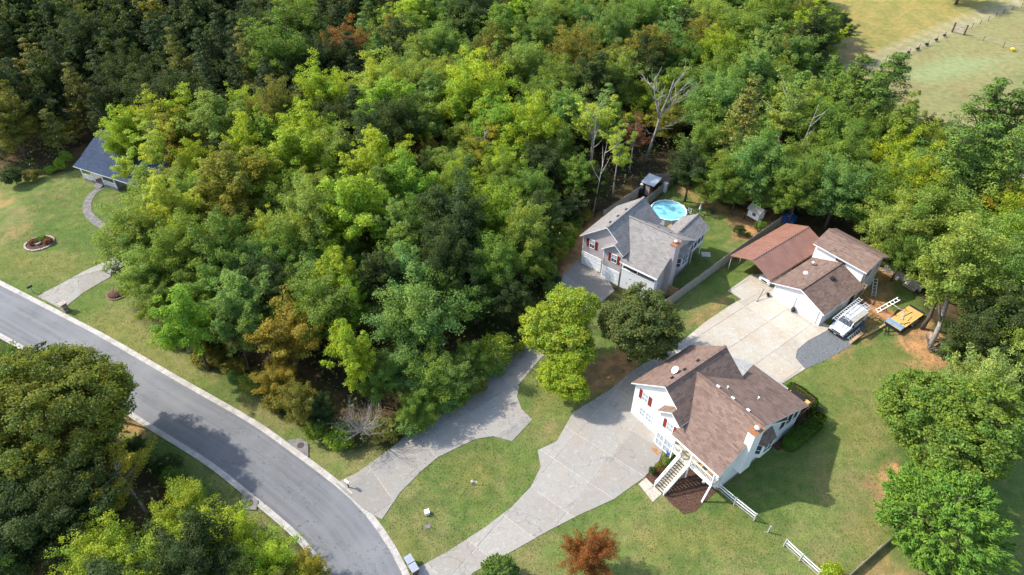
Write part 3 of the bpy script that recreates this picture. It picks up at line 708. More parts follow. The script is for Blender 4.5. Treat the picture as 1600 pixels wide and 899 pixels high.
        MB().lathe([(.02, 0), (.25, .05), (.42, .16), (.44, .17)], 18).build('dish', 'trim', dsh, loc=(x, y, zz(x)+.33)).rotation_euler = (R(35), R(-30), 0)
        # downspout, doormat
        B1('doormat', 'orange_wood', root, 4.75, 5.75, -1.75, -1.2, .065, .085)
        for x, c in ((10.0, 'fresh_wood'), (11.3, 'orange_wood')): B1('porch_seat', c, root, x, x+.6, -.95, -.35, pz, pz+.5)
    else:
        # half-walled porch
        B1('porch_wall', 'siding_white', root, wr+.2, RX+.02, -.85, -.7, 0, 3.25)
        B1('porch_wall', 'siding_white', root, RX-.13, RX+.02, -.699, -.002, 0, 3.25)
        B1('porch_rail', 'trim', root, wr+.15, RX+.06, -.9, -.65, 3.252, 3.34)
        B1('porch_floor', 'tan_wood', root, wr+.1, RX-.14, -.69, -.01, 2.3, 2.4)
        for x in (wr+.25, 9.4, RX-.06): B1('post', 'trim', root, x-.06, x+.06, -.83, -.71, 3.345, W_(-.75))
        MB().bar((wr+.3, -.77, 3.7), (wr+.9, -.77, W_(-.75)), .1).build('brace', 'trim', root)
        B1('porch_door', 'shutter', root, 8.5, 9.2, -.07, -.001, 2.4, 4.4)
        window(root, 'y', 0, 10.2, 11.2, 3.3, 4.4, -1, True, 'blind')
        # rear cross gable: screened room on stilts
        X0, X1, xc, zr = 8.2, 12.5, 10.4, 6.05; e = zr-.62*(xc-X0)
        slab_roof(root, [(X0, 7.0, e), (xc, 7.0, zr), (xc, 13.4, zr), (X0, 13.4, e)], sh, t=.13)
        slab_roof(root, [(xc, 7.0, zr), (X1+.1, 7.0, e), (X1+.1, 13.4, e), (xc, 13.4, zr)], sh, t=.13)
        MB().bar((xc, 8.0, zr+.03), (xc, 13.4, zr+.03), .26, .05).build('ridge_cap', sh, root)
        B1('screen', 'screen', root, X1-.5, X1-.4, 9.75, 12.9, 2.6, e-.1); B1('screen', 'screen', root, X0+.5, X1-.51, 12.85, 12.92, 2.6, e-.1)
        MB().ext([(X0+.4, 12.98, e-.1), (X1-.3, 12.98, e-.1), (xc, 12.98, zr-.3)], (0, -.1, 0)).build('wall', sd_, root)
        B1('sill_band', 'trim', root, X0+.3, X1-.3, 9.74, 13.0, 2.2, 2.58)
        for y in (9.8, 10.9, 12.0, 12.9): B1('post', 'trim', root, X1-.39, X1-.29, y, y+.1, 2.59, e-.1)
        for y in (9.9, 12.7): B1('post', 'trim', root, X1-.45, X1-.33, y, y+.12, 0, 2.19)
        B1('lower_room', 'path', root, X0+.5, X1-1.0, 9.32, 12.5, 0, 2.19)
        # pool deck fragment
        B1('deck', 'weather_wood', root, 4.9, 8.0, 10.6, 13.2, 1.2, 1.32)
    return root
FA = Frame(960+80/3.1, 520+388/3.1); FB = Frame(860+188/3.908, 250+630/3.908, -13.5); FD = Frame(1120+275/3.211, 300+525/3.211)
split_house(FA, 'house', 'white split-level house with brown shingle roof, red shutters and white front steps', 'brown')
split_house(FB, 'house', 'pinkish grey house with pale grey roof and two garage doors beside the round pool', 'grey')

# garage with two wings
def garage():
    root = thing('garage', 'white detached garage with brown roof and taller wing behind, beside the parked van', 'garage', FD.O, FD.a)
    s = .4; rx, rz = 3.62, 4.05; Z = lambda x: rz-s*abs(x-rx)
    x0, x1 = -.05, 7.2
    wall(root, [(x0, 0, 0), (x1, 0, 0), (x1, 0, Z(x1)-.16), (rx, 0, rz-.16), (x0, 0, Z(x0)-.16)], (0, .2, 0), 'siding_white')
    for x, v in ((x0, .2), (x1, -.2)): wall(root, [(x, .2, 0), (x, 8.6, 0), (x, 8.6, Z(x)-.17), (x, .2, Z(x)-.17)], (v, 0, 0), 'siding_white')
    e0, e1 = -.4, 7.55
    slab_roof(root, [(e0, -.45, Z(e0)), (rx, -.45, rz), (rx, 8.7, rz), (e0, 8.7, Z(e0))], 'shingle_brown')
    slab_roof(root, [(rx, -.45, rz), (e1, -.45, Z(e1)), (e1, 8.7, Z(e1)), (rx, 8.7, rz)], 'shingle_brown')
    MB().bar((rx, -.45, rz+.03), (rx, 8.7, rz+.03), .28, .06).build('ridge_cap', 'shingle_brown', root)
    garage_door(root, 0, .65, 3.15, 2.1); garage_door(root, 0, 4.05, 6.55, 2.1)
    window(root, 'x', x1, 3.2, 4.6, 1.2, 1.9, 1); B1('side_door', 'screen', root, x1, x1+.04, 6.6, 7.6, .05, 2.1)
    # taller wing
    y0, y1, a0, a1 = 8.8, 13.2, -.5, 6.75; ry, rz2 = 11.3, 6.0; s2 = .4; z2 = lambda y: rz2-s2*abs(y-ry)
    wall(root, [(a0, y0, 0), (a1, y0, 0), (a1, y0, z2(y0)-.16), (a0, y0, z2(y0)-.16)], (0, .2, 0), 'siding_white')
    wall(root, [(a0, y1, 0), (a1, y1, 0), (a1, y1, z2(y1)-.16), (a0, y1, z2(y1)-.16)], (0, -.2, 0), 'siding_white')
    for x, v in ((a0, .2), (a1, -.2)): wall(root, [(x, y0+.2, 0), (x, y1-.2, 0), (x, y1-.2, z2(y1-.2)-.17), (x, ry, rz2-.17), (x, y0+.2, z2(y0+.2)-.17)], (v, 0, 0), 'siding_white')
    b0, b1 = -.8, 7.2
    slab_roof(root, [(b0, 8.3, z2(8.3)), (b1, 8.3, z2(8.3)), (b1, ry, rz2), (b0, ry, rz2)], 'shingle_brown')
    slab_roof(root, [(b0, ry, rz2), (b1, ry, rz2), (b1, 13.7, z2(13.7)), (b0, 13.7, z2(13.7))], 'shingle_brown')
    MB().bar((b0, ry, rz2+.03), (b1, ry, rz2+.03), .28, .06).build('ridge_cap', 'shingle_brown', root)
    f = MB().box(2.6, 4.2, 8.73, 8.797, 3.85, 4.3).build('window', 'trim', root); B1('pane', 'glass', f, 2.66, 4.14, 8.71, 8.729, 3.9, 4.25)
    window(root, 'x', a1, 9.6, 10.8, 2.9, 4.1, 1); window(root, 'x', a1, 11.8, 12.5, 3.2, 4.3, 1)
    # roof fittings
    x, y = 1.6, 3.9; MB().lathe([(.34, -.1), (.34, .1), (.28, .2), (.05, .27)], 16, (x, y, Z(x))).build('skylight', 'trim', root, smooth=True)
    x, y = 1.0, 6.4; MB().lathe([(.16, -.1), (.16, .45), (.26, .46), (.26, .56), (.05, .62)], 12, (x, y, Z(x))).build('vent_pipe', 'alu', root, smooth=True)
    x, y = 4.6, 5.2; MB().box(x-.25, x+.25, y-.35, y+.35, Z(x)-.1, Z(x)+.16).build('roof_vent', 'black', root)
    return root
garage()

def carport():
    root = thing('carport', 'open carport with brown ribbed metal roof between the wooden fence and the garage', 'carport', FD.O, FD.a)
    X0, X1, Y0, Y1, zr, ze = -7.45, -.75, -.4, 12.5, 3.9, 2.55; rx = (X0+X1)/2
    for sgn in (-1, 1):
        m = MB(); xe = rx+sgn*(X1-X0)/2; n = 26
        m.ext([(rx, Y0, zr), (xe, Y0, ze), (xe, Y1, ze), (rx, Y1, zr)], (0, 0, -.05))
        m.ext([(xe, Y0, ze), (xe+sgn*.02, Y0, ze-.35), (xe+sgn*.02, Y1, ze-.35), (xe, Y1, ze)], (-sgn*.03, 0, 0))
        for k in range(n): y = Y0+.12+(Y1-Y0-.24)*k/(n-1); m.bar((rx, y, zr+.03), (xe, y, ze+.03), .13, .11)
        m.build('roof_sheet', 'metal_roof', root)
    MB().bar((rx, Y0, zr+.04), (rx, Y1, zr+.04), .22, .05).build('ridge_cap', 'metal_roof', root)
    for x in (X0+.15, X1-.15):
        for k in range(6):
            y = Y0+.2+(Y1-Y0-.4)*k/5; MB().box(x-.04, x+.04, y-.04, y+.04, 0, ze-.06).build('post', 'alu', root)
    for k in range(6):
        y = Y0+.2+(Y1-Y0-.4)*k/5; MB().bar((X0+.1, y, ze-.1), (rx, y, zr-.1), .07).bar((X1-.1, y, ze-.1), (rx, y, zr-.1), .07).build('truss', 'alu', root)
carport()

# blue-roofed house at the left, half hidden by trees
def blue_house():
    a = G(80+215/6.42, 180+512/6.42, 3.0); b = G(80+560/6.42, 180+620/6.42, 3.0); d = (b-a).normalized()
    root = thing('house', 'small house with slate blue roof and white porch, half hidden by bright trees at left', 'house', (a.x, a.y, 0), math.atan2(d.y, d.x))
    Wd = 17.0; dep = 10.5
    # front slope with the lower porch slope, gable on the left end
    slab_roof(root, [(0, 0, 3.0), (Wd, 0, 3.0), (Wd, 2.3, 3.9), (0, 2.3, 3.9)], 'shingle_blue')
    slab_roof(root, [(-.1, 2.2, 3.9), (Wd, 2.2, 3.9), (Wd, 7.0, 6.3), (-.1, 7.0, 6.3)], 'shingle_blue', edge='shingle_blue')
    slab_roof(root, [(-.1, 7.0, 6.3), (Wd, 7.0, 6.3), (Wd, 12, 3.9), (-.1, 12, 3.9)], 'shingle_blue')
    wall(root, [(.5, 2.3, 0), (.5, 11.5, 0), (.5, 11.5, 3.9), (.5, 7, 6.1), (.5, 2.3, 3.75)], (.2, 0, 0), 'siding_white')
    wall(root, [(.7, 2.3, 0), (Wd-.5, 2.3, 0), (Wd-.5, 2.3, 3.7), (.7, 2.3, 3.7)], (0, .2, 0), 'siding_white')
    wall(root, [(.7, 11.5, 0), (Wd-.5, 11.5, 0), (Wd-.5, 11.5, 3.8), (.7, 11.5, 3.8)], (0, -.2, 0), 'siding_white')
    wall(root, [(Wd-.5, 2.3, 0), (Wd-.5, 11.5, 0), (Wd-.5, 11.5, 3.9), (Wd-.5, 7, 6.1), (Wd-.5, 2.3, 3.75)], (-.2, 0, 0), 'siding_white')
    window(root, 'y', 2.3, 2.3, 3.4, 1.2, 2.6, -1); B1('front_door', 'shutter', root, 4.6, 5.5, 2.24, 2.299, .5, 2.5)
    B1('porch_floor', 'path', root, .5, 8.5, .5, 2.29, 0, .5)
    for x in (.6, 3.2, 5.4, 8.3): B1('post', 'trim', root, x-.07, x+.07, .55, .69, .5, 2.95)
    for x0, x1 in ((.7, 3.1), (5.5, 8.2)):
        r_ = MB().box(x0, x1, .58, .66, 1.35, 1.43).build('railing', 'trim', root); B1('bottom_rail', 'trim', r_, x0, x1, .6, .64, .6, .66); n = int((x1-x0)/.13)
        me = MB().box(-.022, .022, -.022, .022, 0, .69).mesh('baluster', 'trim')
        for k in range(1, n): put('baluster', me, r_, (x0+(x1-x0)*k/n, .62, .66))
    for k in range(3): B1('step', 'path', root, 3.5, 5.1, .5-.3*(k+1)+.002, .5-.3*k, 0, .38-.12*k)
    MB().box(9.2, 9.9, 6.5, 7.3, 5.6, 7.0).build('chimney', 'trim', root)
    MB().box(12.5, 13.2, 4, 4.7, 4.6, 5.0).build('skylight', 'glass', root)
blue_house()

# ---------------------------------------------------------------- fences
def wood_fence(name, label, pts, h=1.8, mat='weather_wood', step=2.4, group=None):
    P = [Vector((p[0], p[1], 0)) for p in pts]; o0 = P[0]; root = thing(name, label, 'fence', o0, 0, group)
    for a, b in zip(P, P[1:]):
        L = (b-a).length; n = max(1, round(L/step)); dv = (b-a)/n; dl = dv.length; ang = math.atan2(dv.y, dv.x)
        for k in range(n):
            m = MB(); nb = int(dl/.15)
            for j in range(nb):
                x = dl*j/nb; t = random.uniform(-.02, .02); m.box(x+.006, x+dl/nb-.006, -.012, .012, .04, h-.02+t)
            m.box(.05, dl-.05, .013, .05, .35, .44).box(.05, dl-.05, .013, .05, h-.45, h-.36)
            m.build('panel', mat, root, loc=a+dv*k-o0, rotz=ang)
            MB().box(-.05, .05, -.02, .08, 0, h+.05).build('post', mat, root, loc=a+dv*k-o0, rotz=ang)
    MB().box(-.05, .05, -.05, .05, 0, h+.05).build('post', mat, root, loc=P[-1]-o0)
GT = lambda x, y, h=1.8: G(x, y, h)
wood_fence('wooden_fence', 'long weathered board fence between the grey house and the brown-roofed carport', [GT(1040, 469), GT(1131, 402.5), GT(1221, 339)])
wood_fence('wooden_fence', 'weathered board fence on the pool side of the narrow dog run', [GT(1004, 314), GT(1053, 273.5)])
wood_fence('wooden_fence', 'dark board fence on the wooded side of the narrow dog run', [GT(944, 329), GT(1006, 288), GT(1026, 271.5), GT(1052, 271.5)])
wood_fence('wooden_fence', 'short brown fence joining the grey house corner to the long fence', [GT(1037.5, 440.5), GT(1059.5, 451.5)], mat='tan_wood', step=1.7)
wood_fence('low_board_fence', 'low grey board fence beside the bright evergreen at the bottom right', [GT(1320, 905, .9), GT(1376, 855, .9), GT(1440, 800, .9)], h=.9, step=3)
wood_fence('low_board_fence', 'grey board fence beyond the pale-flowered tree at the right edge', [GT(1560, 680, 1.1), GT(1600, 645, 1.1), GT(1660, 590, 1.1)], h=1.1, step=2.6)
wood_fence('low_board_fence', 'old grey fence behind the pallets at the edge of the wood', [GT(1384, 413, 1.1), GT(1420, 431, 1.1), GT(1442, 447, 1.1)], h=1.1, step=2.6)
def rail_fence(label, pts, h=1.25):
    P = [Vector((p[0], p[1], 0)) for p in pts]; root = thing('rail_fence', label, 'fence', P[0], 0, 'white three-rail fences')
    for a, b in zip(P, P[1:]):
        a_, b_ = a-P[0], b-P[0]
        for z in (.35, .78, 1.18): MB().bar(a_+Vector((0, 0, z)), b_+Vector((0, 0, z)), .04, .14).build('rail', 'post_grey' if z < .5 else 'trim', root)
    for p in P:
        q = p-P[0]; MB().box(-.065, .065, -.065, .065, 0, h+.08).build('post', 'post_grey', root, loc=q)
rail_fence('white three-rail fence running from the house corner to the open gap in the lawn', [GT(1124, 756, 1.2), GT(1151, 779, 1.2), GT(1182.5, 804, 1.2)])
rail_fence('white three-rail fence beyond the gap, leading to the bottom edge', [GT(1230, 844, 1.2), GT(1255, 867, 1.2), GT(1283, 892, 1.2), GT(1315, 920, 1.2)])
p = G(1200, 832); t = thing('fence_post', 'lone grey fence post standing in the gap between the white fences', 'post', p)
MB().box(-.06, .06, -.06, .06, 0, 1.15).build('post_shaft', 'post_grey', t); MB().box(-.35, .06, -.03, .03, 0, .05).build('foot', 'post_grey', t)

# ---------------------------------------------------------------- pool and back yard of the grey house
c = G(1044.5, 329, 1.15); RP = 2.75
t = thing('swimming_pool', 'round above-ground swimming pool with bright blue water', 'pool', (c.x, c.y, 0))
MB().lathe([(RP+.02, 0), (RP+.02, 1.2), (RP+.1, 1.2), (RP+.1, 1.26), (RP-.12, 1.26), (RP-.12, 1.1), (RP-.12, 1.0)], 40).build('pool_wall', 'pool_wall', t)
MB().lathe([(RP-.125, .9), (RP-.125, 1.08)], 40).build('water', 'water', t)
me = MB().box(RP+.03, RP+.14, -.09, .09, 0, 1.29).mesh('upright', 'trim')
for k in range(16): put('upright', me, t, rot=(0, 0, 2*math.pi*k/16))
q = G(1077, 333, 1.0); t2 = thing('pool_ladder', 'white ladder leaning at the right side of the round pool', 'ladder', (q.x, q.y, 0), R(-20))
for x in (-.25, .25): MB().bar((x, 0, 0), (x, .5, 1.7), .05).build('stile', 'trim', t2)
for k in range(5): z = .25+k*.3; MB().bar((-.22, z*.3, z), (.22, z*.3, z), .06, .03).build('rung', 'trim', t2)
q = G(1084, 335); t2 = thing('patio_umbrella', 'closed white umbrella standing behind the grey house', 'umbrella', (q.x+.8, q.y, 0))
MB().lathe([(.03, 0), (.03, 2.0)], 8).build('pole', 'alu', t2); MB().lathe([(.16, .9), (.2, 1.0), (.11, 1.7), (.03, 2.2)], 10).build('canopy', 'pool_wall', t2)
q = G(1070, 328); t2 = thing('deck_rail', 'dark wire railing between the round pool and the rear room', 'railing', (q.x, q.y, 0), FB.a)
for z in (.5, 1.0): MB().bar((0, 0, z), (3.6, -.6, z), .05).build('rail', 'black', t2)
for k in range(4): MB().box(-.04, .04, -.04, .04, 0, 1.05).build('post', 'black', t2, loc=(1.2*k, -.2*k, 0))
q = FB.W(6.8, 14.6); t2 = thing('pool_step_deck', 'small wooden deck against the near side of the round pool', 'deck', q, FB.a)
for k in range(8): B1('board', 'tan_wood', t2, -1.0+k*.25, -.77+k*.25, -.6, .6, 1.1, 1.15)
B1('skirt', 'tan_wood', t2, -1, 1, -.62, -.6, .05, 1.09); B1('skirt', 'tan_wood', t2, -1.02, -1, -.62, .6, .05, 1.09)
q = G(1103, 398); sheetp = [q+Vector((x, y, 0)) for x, y in ((-.7, -.5), (.6, -.6), (.75, .5), (-.6, .6))]
tag(MB().ext([(*v[:2], .05) for v in sheetp], (0, 0, -.06)).build('paving_slab', 'conc_warm'), 'pale concrete pad on the grass behind the bay window', 'paving slab')
# metal shed in the dog run
q = FB.W(-1.9, 22.3); t2 = thing('garden_shed', 'small shed with shiny pale metal roof inside the narrow fenced run', 'shed', q, FB.a)
m = MB().box(-1.0, 1.0, -.9, .9, 0, 2.1); m.build('wall', 'dark_wood', t2)
m = MB().ext([(-1.2, -1.2, 2.3), (1.2, -1.2, 2.3), (1.2, 1.25, 2.75), (-1.2, 1.25, 2.75)], (0, 0, -.06))
for k in range(9): x = -1.1+k*.275; m.bar((x, -1.2, 2.33), (x, 1.25, 2.78), .05, .04)
m.build('roof', 'grey_metal', t2); B1('door', 'weather_wood', t2, -.4, .4, -.95, -.902, .05, 1.95)
q = FB.W(-.2, 24.3); t2 = thing('water_heater', 'small white cabinet behind the metal-roofed shed', 'cabinet', q, FB.a)
B1('body', 'trim', t2, -.3, .3, -.3, .3, 0, 1.6); B1('lid', 'alu', t2, -.34, .34, -.34, .34, 1.6, 1.66)
q = G(1009, 296); t2 = thing('folding_table', 'white folding table in front of the metal-roofed shed', 'table', q, FB.a)
B1('table_top', 'trim', t2, -1, 1, -.4, .4, .75, .8); 
for x in (-.85, .85):
    for y in (-.3, .3): MB().box(x-.03, x+.03, y-.03, y+.03, 0, .749).build('leg', 'alu', t2)
q = G(1007, 301); t2 = thing('folding_bench', 'white bench just below the folding table in the dog run', 'bench', q+Vector((.2, -.5, 0)), FB.a)
B1('seat', 'trim', t2, -.8, .8, -.15, .15, .42, .46); B1('leg', 'alu', t2, -.7, -.65, -.12, .12, 0, .419); B1('leg', 'alu', t2, .65, .7, -.12, .12, 0, .419)
q = G(996, 305); t2 = thing('grill', 'black covered grill in the dog run behind the grey house', 'grill', q, FB.a)
MB().box(-.8, .8, -.35, .35, .1, .95).build('cabinet', 'black', t2); MB().ext([(-.75, -.32, .951), (-.75, .32, .951), (-.75, .2, 1.35), (-.75, -.2, 1.35)], (1.5, 0, 0)).build('lid', 'black', t2)
# playhouse on stilts
q = FD.W(-12.6, 12.3); t2 = thing('playhouse', 'white playhouse with grey roof raised on brown stilts at the edge of the wood', 'playhouse', q, FD.a)
B1('cabin', 'siding_white', t2, -.9, 1.1, -.7, .7, 1.0, 2.35)
m = MB().ext([(-1.1, -.95, 2.35), (1.3, -.95, 2.35), (1.3, 0, 3.0), (-1.1, 0, 3.0)], (0, 0, -.08)); m.build('roof_slope', 'weather_wood', t2)
m = MB().ext([(-1.1, 0, 3.0), (1.3, 0, 3.0), (1.3, .95, 2.35), (-1.1, .95, 2.35)], (0, 0, -.08)); m.build('roof_slope', 'weather_wood', t2)
for x in (-1.3, 1.0):
    for y in (-.65, .65): MB().box(x-.06, x+.06, y-.06, y+.06, 0, .999 if x > 0 else 1.4).build('stilt', 'dark_wood', t2)
B1('platform', 'tan_wood', t2, -1.6, -.91, -.7, .7, .92, 1.0); B1('window', 'glass', t2, -.1, .5, -.72, -.701, 1.5, 2.0)
q = G(1238, 342, .8); t2 = thing('blue_tarp_stack', 'stack covered by a dark blue tarp behind the carport', 'tarp', (q.x-.4, q.y, 0), FD.a)
MB().ext([(-.9, -.6, 1.2), (.9, -.6, 1.3), (.85, .6, 1.5), (-.9, .65, 1.35)], (0, 0, -1.2)).build('cover', 'blue', t2); B1('board', 'trim', t2, -.05, .05, -.7, .7, 1.5, 1.56)

# ---------------------------------------------------------------- vehicles and work things beside the garage
def wheel(parent, x, y, r=.38, w_=.25):
    wh = MB().tube([(x-w_/2, y, r), (x+w_/2, y, r)], r, 18).build('wheel', 'rubber', parent)
    s_ = 1 if x > 0 else -1
    MB().tube([(x+s_*w_/2, y, r), (x+s_*(w_/2+.02), y, r)], r*.6, 14).build('rim', 'alu', wh)
def profile_body(parent, name, mat, prof, hw, taper=.12, zt=1.0):
    """side outline prof (y,z) swept across, narrowing above zt"""
    m = MB(); n = len(prof)
    X = lambda z, s_: s_*(hw-max(0, z-zt)*taper)
    L = [(X(z, -1), y, z) for y, z in prof]; Rr = [(X(z, 1), y, z) for y, z in prof]
    m.face(L); m.face(Rr[::-1])
    for k in range(n):
        j = (k+1) % n; m.face([L[k], Rr[k], Rr[j], L[j]])
    o = m.build(name, mat, parent)
    bv = o.modifiers.new('bevel', 'BEVEL'); bv.width = .05; bv.segments = 2; bv.limit_method = 'ANGLE'; return o
def van():
    q = FD.W(9.45, .15); t = thing('work_van', 'white work van with aluminium ladders on its roof rack, on the gravel by the garage', 'van', q, FD.a+R(1))
    prof = [(0, .4), (0, .78), (.12, .95), (1.45, 1.12), (2.25, 1.8), (2.5, 1.88), (5.5, 1.9), (5.65, 1.75), (5.7, .5), (5.6, .35), (.2, .3)]
    profile_body(t, 'body', 'van_white', prof, .98, .13, 1.1)
    # glass
    def quad(name, pts, mat, vec): MB().ext(pts, vec).build(name, mat, t)
    quad('windscreen', [(-.84, 1.52, 1.2), (.84, 1.52, 1.2), (.76, 2.2, 1.775), (-.76, 2.2, 1.775)], 'glass', (0, -.02, .025))
    for s_ in (-1, 1):
        xx = lambda z: s_*(.98-max(0, z-1.1)*.13+.004)
        quad('side_window', [(xx(1.2), 1.8, 1.2), (xx(1.2), 2.85, 1.2), (xx(1.7), 2.85, 1.7), (xx(1.7), 2.35, 1.7)], 'glass', (s_*.015, 0, 0))
        quad('side_window', [(xx(1.2), 3.0, 1.2), (xx(1.2), 4.6, 1.2), (xx(1.65), 4.6, 1.65), (xx(1.65), 3.0, 1.65)], 'glass', (s_*.015, 0, 0))
        B1('door_seam', 'black', t, *(sorted((s_*.985, s_*.992))), 2.84, 2.87, .5, 1.1)
        B1('headlight', 'pool_wall', t, *(sorted((s_*.62, s_*.93))), -.03, .03, .72, .9)
        wheel(t, s_*.88, 1.0); wheel(t, s_*.88, 4.5)
        MB().box(s_*1.1-.12, s_*1.1+.12, 1.75, 1.87, 1.2, 1.45).build('mirror', 'black', t)
    B1('bumper', 'black', t, -.98, .98, -.12, .05, .35, .6); B1('grille', 'black', t, -.58, .58, -.02, .02, .66, .86); B1('number_plate', 'alu', t, -.15, .15, -.135, -.121, .42, .53)
    for y in (2.5, 3.9, 5.2): MB().bar((-1.05, y, 2.28), (1.05, y, 2.28), .06).bar((-.8, y, 1.85), (-.8, y, 2.28), .05).bar((.8, y, 1.85), (.8, y, 2.28), .05).build('rack_bar', 'alu', t)
van()
def ladder(label, loc, rotz, L, wd=.42, tilt=0, parent=None, depth=.08, mat='alu', group='aluminium ladders around the van', roll=0):
    t = thing('ladder', label, 'ladder', loc, rotz, group); t.rotation_euler = (tilt, roll, rotz)
    for s_ in (-1, 1): MB().box(s_*wd/2-.035, s_*wd/2+.035, 0, L, -depth/2, depth/2).build('stile', mat, t)
    n = int(L/.42); me = MB().box(-wd/2+.036, wd/2-.036, -.03, .03, -.03, .03).mesh('rung', mat)
    for k in range(n): put('rung', me, t, (0, .2+k*(L-.4)/(n-1), 0))
    return t
ladder('long aluminium ladder on the van roof rack, the one nearest the garage wall', FD.W(8.75, -.1, 2.42), FD.a+R(2), 6.4, .5, 0)
ladder('aluminium extension ladder in the middle of the van roof rack', FD.W(9.65, 1.1, 2.42), FD.a, 5.0, .6, 0)
q = FD.W(10.15, 1.5, 2.34); t2 = thing('plank_box', 'long pale wooden box on the right side of the van roof rack', 'box', q, FD.a)
B1('box_body', 'pale_wood', t2, -.01, .5, 0, 2.9, 0, .2); B1('lid', 'weather_wood', t2, -.03, .52, -.02, 2.92, .201, .24)
ladder('aluminium ladder lying on its side on the gravel beside the van', FD.W(11.1, .6, .3), FD.a+R(2), 2.9, .5, 0, roll=R(40))
q = FD.W(11.45, .4); t2 = thing('lumber_stack', 'short stack of pale planks lying on the ground right of the van', 'lumber', q, FD.a)
for k in range(5): B1('plank', 'pale_wood' if k % 2 else 'tan_wood', t2, -.2+.02*k, .15+.02*k, .05*k, 3.0-.1*k, .05+.09*k, .13+.09*k)
ladder('tall aluminium ladder leaning up against the timber frame behind the van', FD.W(10.3, 8.2, .3), FD.a+R(-28), 3.2, .5, R(38))
ladder('aluminium ladder propped against the end wall of the garage wing', FD.W(8.4, 11.0, 0.1), FD.a+R(40), 2.6, .5, R(42))
ladder('tan wooden ladder upright in the corner between both garage wings', FD.W(7.5, 8.2, .1), FD.a, 3.0, .45, R(80), mat='tan_wood', group=None)
# timber retaining platform
q = FD.W(7.6, 8.9); t2 = thing('timber_retaining_wall', 'orange timber retaining boards stepping down behind the van', 'retaining wall', q, FD.a)
for k in range(3): MB().bar((.1, .1, .25+.3*k), (4.6, .2, .25+.3*k), .06, .28).build('board', 'orange_wood', t2)
for k in range(4): MB().box(.2+1.4*k, .32+1.4*k, -.06, .06, 0, 1.15).build('post', 'orange_wood', t2)
MB().ext([(.1, -.2, .5), (1.2, -1.0, .35), (4.6, -1.0, .3), (4.6, .1, .42)], (0, 0, -.3)).build('step_fill', 'orange_wood', t2)
q = FD.W(12.3, 5.4); t2 = thing('timber_edging', 'row of tan timbers edging the ground behind the van', 'timber', q, FD.a)
for k, (a, b) in enumerate((((-.6, -3.2), (-.3, -1.6)), ((-.3, -1.5), (-.1, .2)), ((-.1, .3), (.1, 2.9)))): MB().bar((a[0], a[1], .14), (b[0], b[1], .14), .25, .22).build('timber', 'tan_wood', t2)
q = FD.W(10.9, 7.0); t2 = thing('sawhorse', 'orange wooden sawhorse under the leaning ladder', 'sawhorse', q, FD.a)
MB().bar((-.6, 0, .9), (.6, 0, .9), .12, .1).build('beam', 'orange_wood', t2)
for x in (-.5, .5):
    for s_ in (-1, 1): MB().bar((x, 0, .88), (x, s_*.35, 0), .08).build('leg', 'orange_wood', t2)
# flat trailer
def trailer():
    q = FD.W(13.25, 6.9); t = thing('flatbed_trailer', 'small flatbed trailer with a deck of yellow boards parked on the grass', 'trailer', q, FD.a-R(2))
    n = 7; me = MB().box(-.143, .143, 0, 5.4, .62, .67).mesh('deck_board', 'fresh_wood')
    for k in range(n): o = put('deck_board', me, t, (-.9+.3*k, 0, random.uniform(0, .012)))
    MB().box(-1.07, -1.055, 0, 5.4, .45, .72).box(1.055, 1.07, 0, 5.4, .45, .72).box(-1.05, 1.05, -.05, -.005, .45, .72).box(-1.05, 1.05, 5.405, 5.45, .45, .72).build('frame', 'black', t)
    MB().bar((-.8, -.05, .5), (0, -1.5, .5), .1).bar((.8, -.05, .5), (0, -1.5, .5), .1).build('tongue', 'black', t); MB().bar((0, -1.4, 0), (0, -1.4, .8), .08).build('jack', 'black', t)
    MB().ext([(-1.05, 5.46, .5), (1.05, 5.46, .5), (1.05, 5.9, .62), (-1.05, 5.9, .62)], (0, 0, -.06)).build('ramp', 'black', t)
    for s_ in (-1, 1):
        for y in (2.7, 3.5): wheel(t, s_*1.22, y, .33, .2)
        f = MB(); pr = [(2.2, .45), (2.35, .72), (3.85, .72), (4.0, .45)]
        f.ext([(s_*1.08, y, z) for y, z in pr], (s_*.28, 0, 0)).build('mudguard', 'black', t)
    return t
trailer()
q = FD.W(13.2, 7.1, .69); t2 = thing('blue_tarp', 'crumpled pale blue tarp across the front of the trailer', 'tarp', q, FD.a)
m = MB(); g_ = 10
pts = [[(-1.1+2.2*i/g_, -.1+.95*j/g_, .05+.1*fbm(np.array([i*1.]), np.array([j*1.]), .7, 4)[0]-(.5 if j == 0 else 0)) for i in range(g_+1)] for j in range(g_+1)]
for j in range(g_):
    for i in range(g_): m.face([pts[j][i], pts[j][i+1], pts[j+1][i+1], pts[j+1][i]])
m.build('cloth', 'pale_blue', t2)
for k, (x, y, a, l, w_) in enumerate(((13.3, 8.9, 20, 1.6, .3), (13.9, 8.2, 5, 2.4, .14), (13.0, 9.6, -8, 1.9, .14), (12.7, 10.6, 85, 1.9, .12), (13.5, 8.0, -25, 1.4, .2))):
    o = MB().box(-w_/2, w_/2, 0, l, .69+.012*k, .74+.012*k+.02).build('loose_board', 'pale_wood' if k in (0, 3) else 'fresh_wood', loc=FD.W(x, y, 0), rotz=FD.a+R(a))
    tag(o, ['wide pale board lying askew on the trailer deck', 'long narrow yellow board on the right of the trailer deck', 'narrow yellow board left of centre on the trailer deck', 'pale board lying across the trailer deck', 'short yellow board beside the blue tarp on the trailer'][k], 'board')
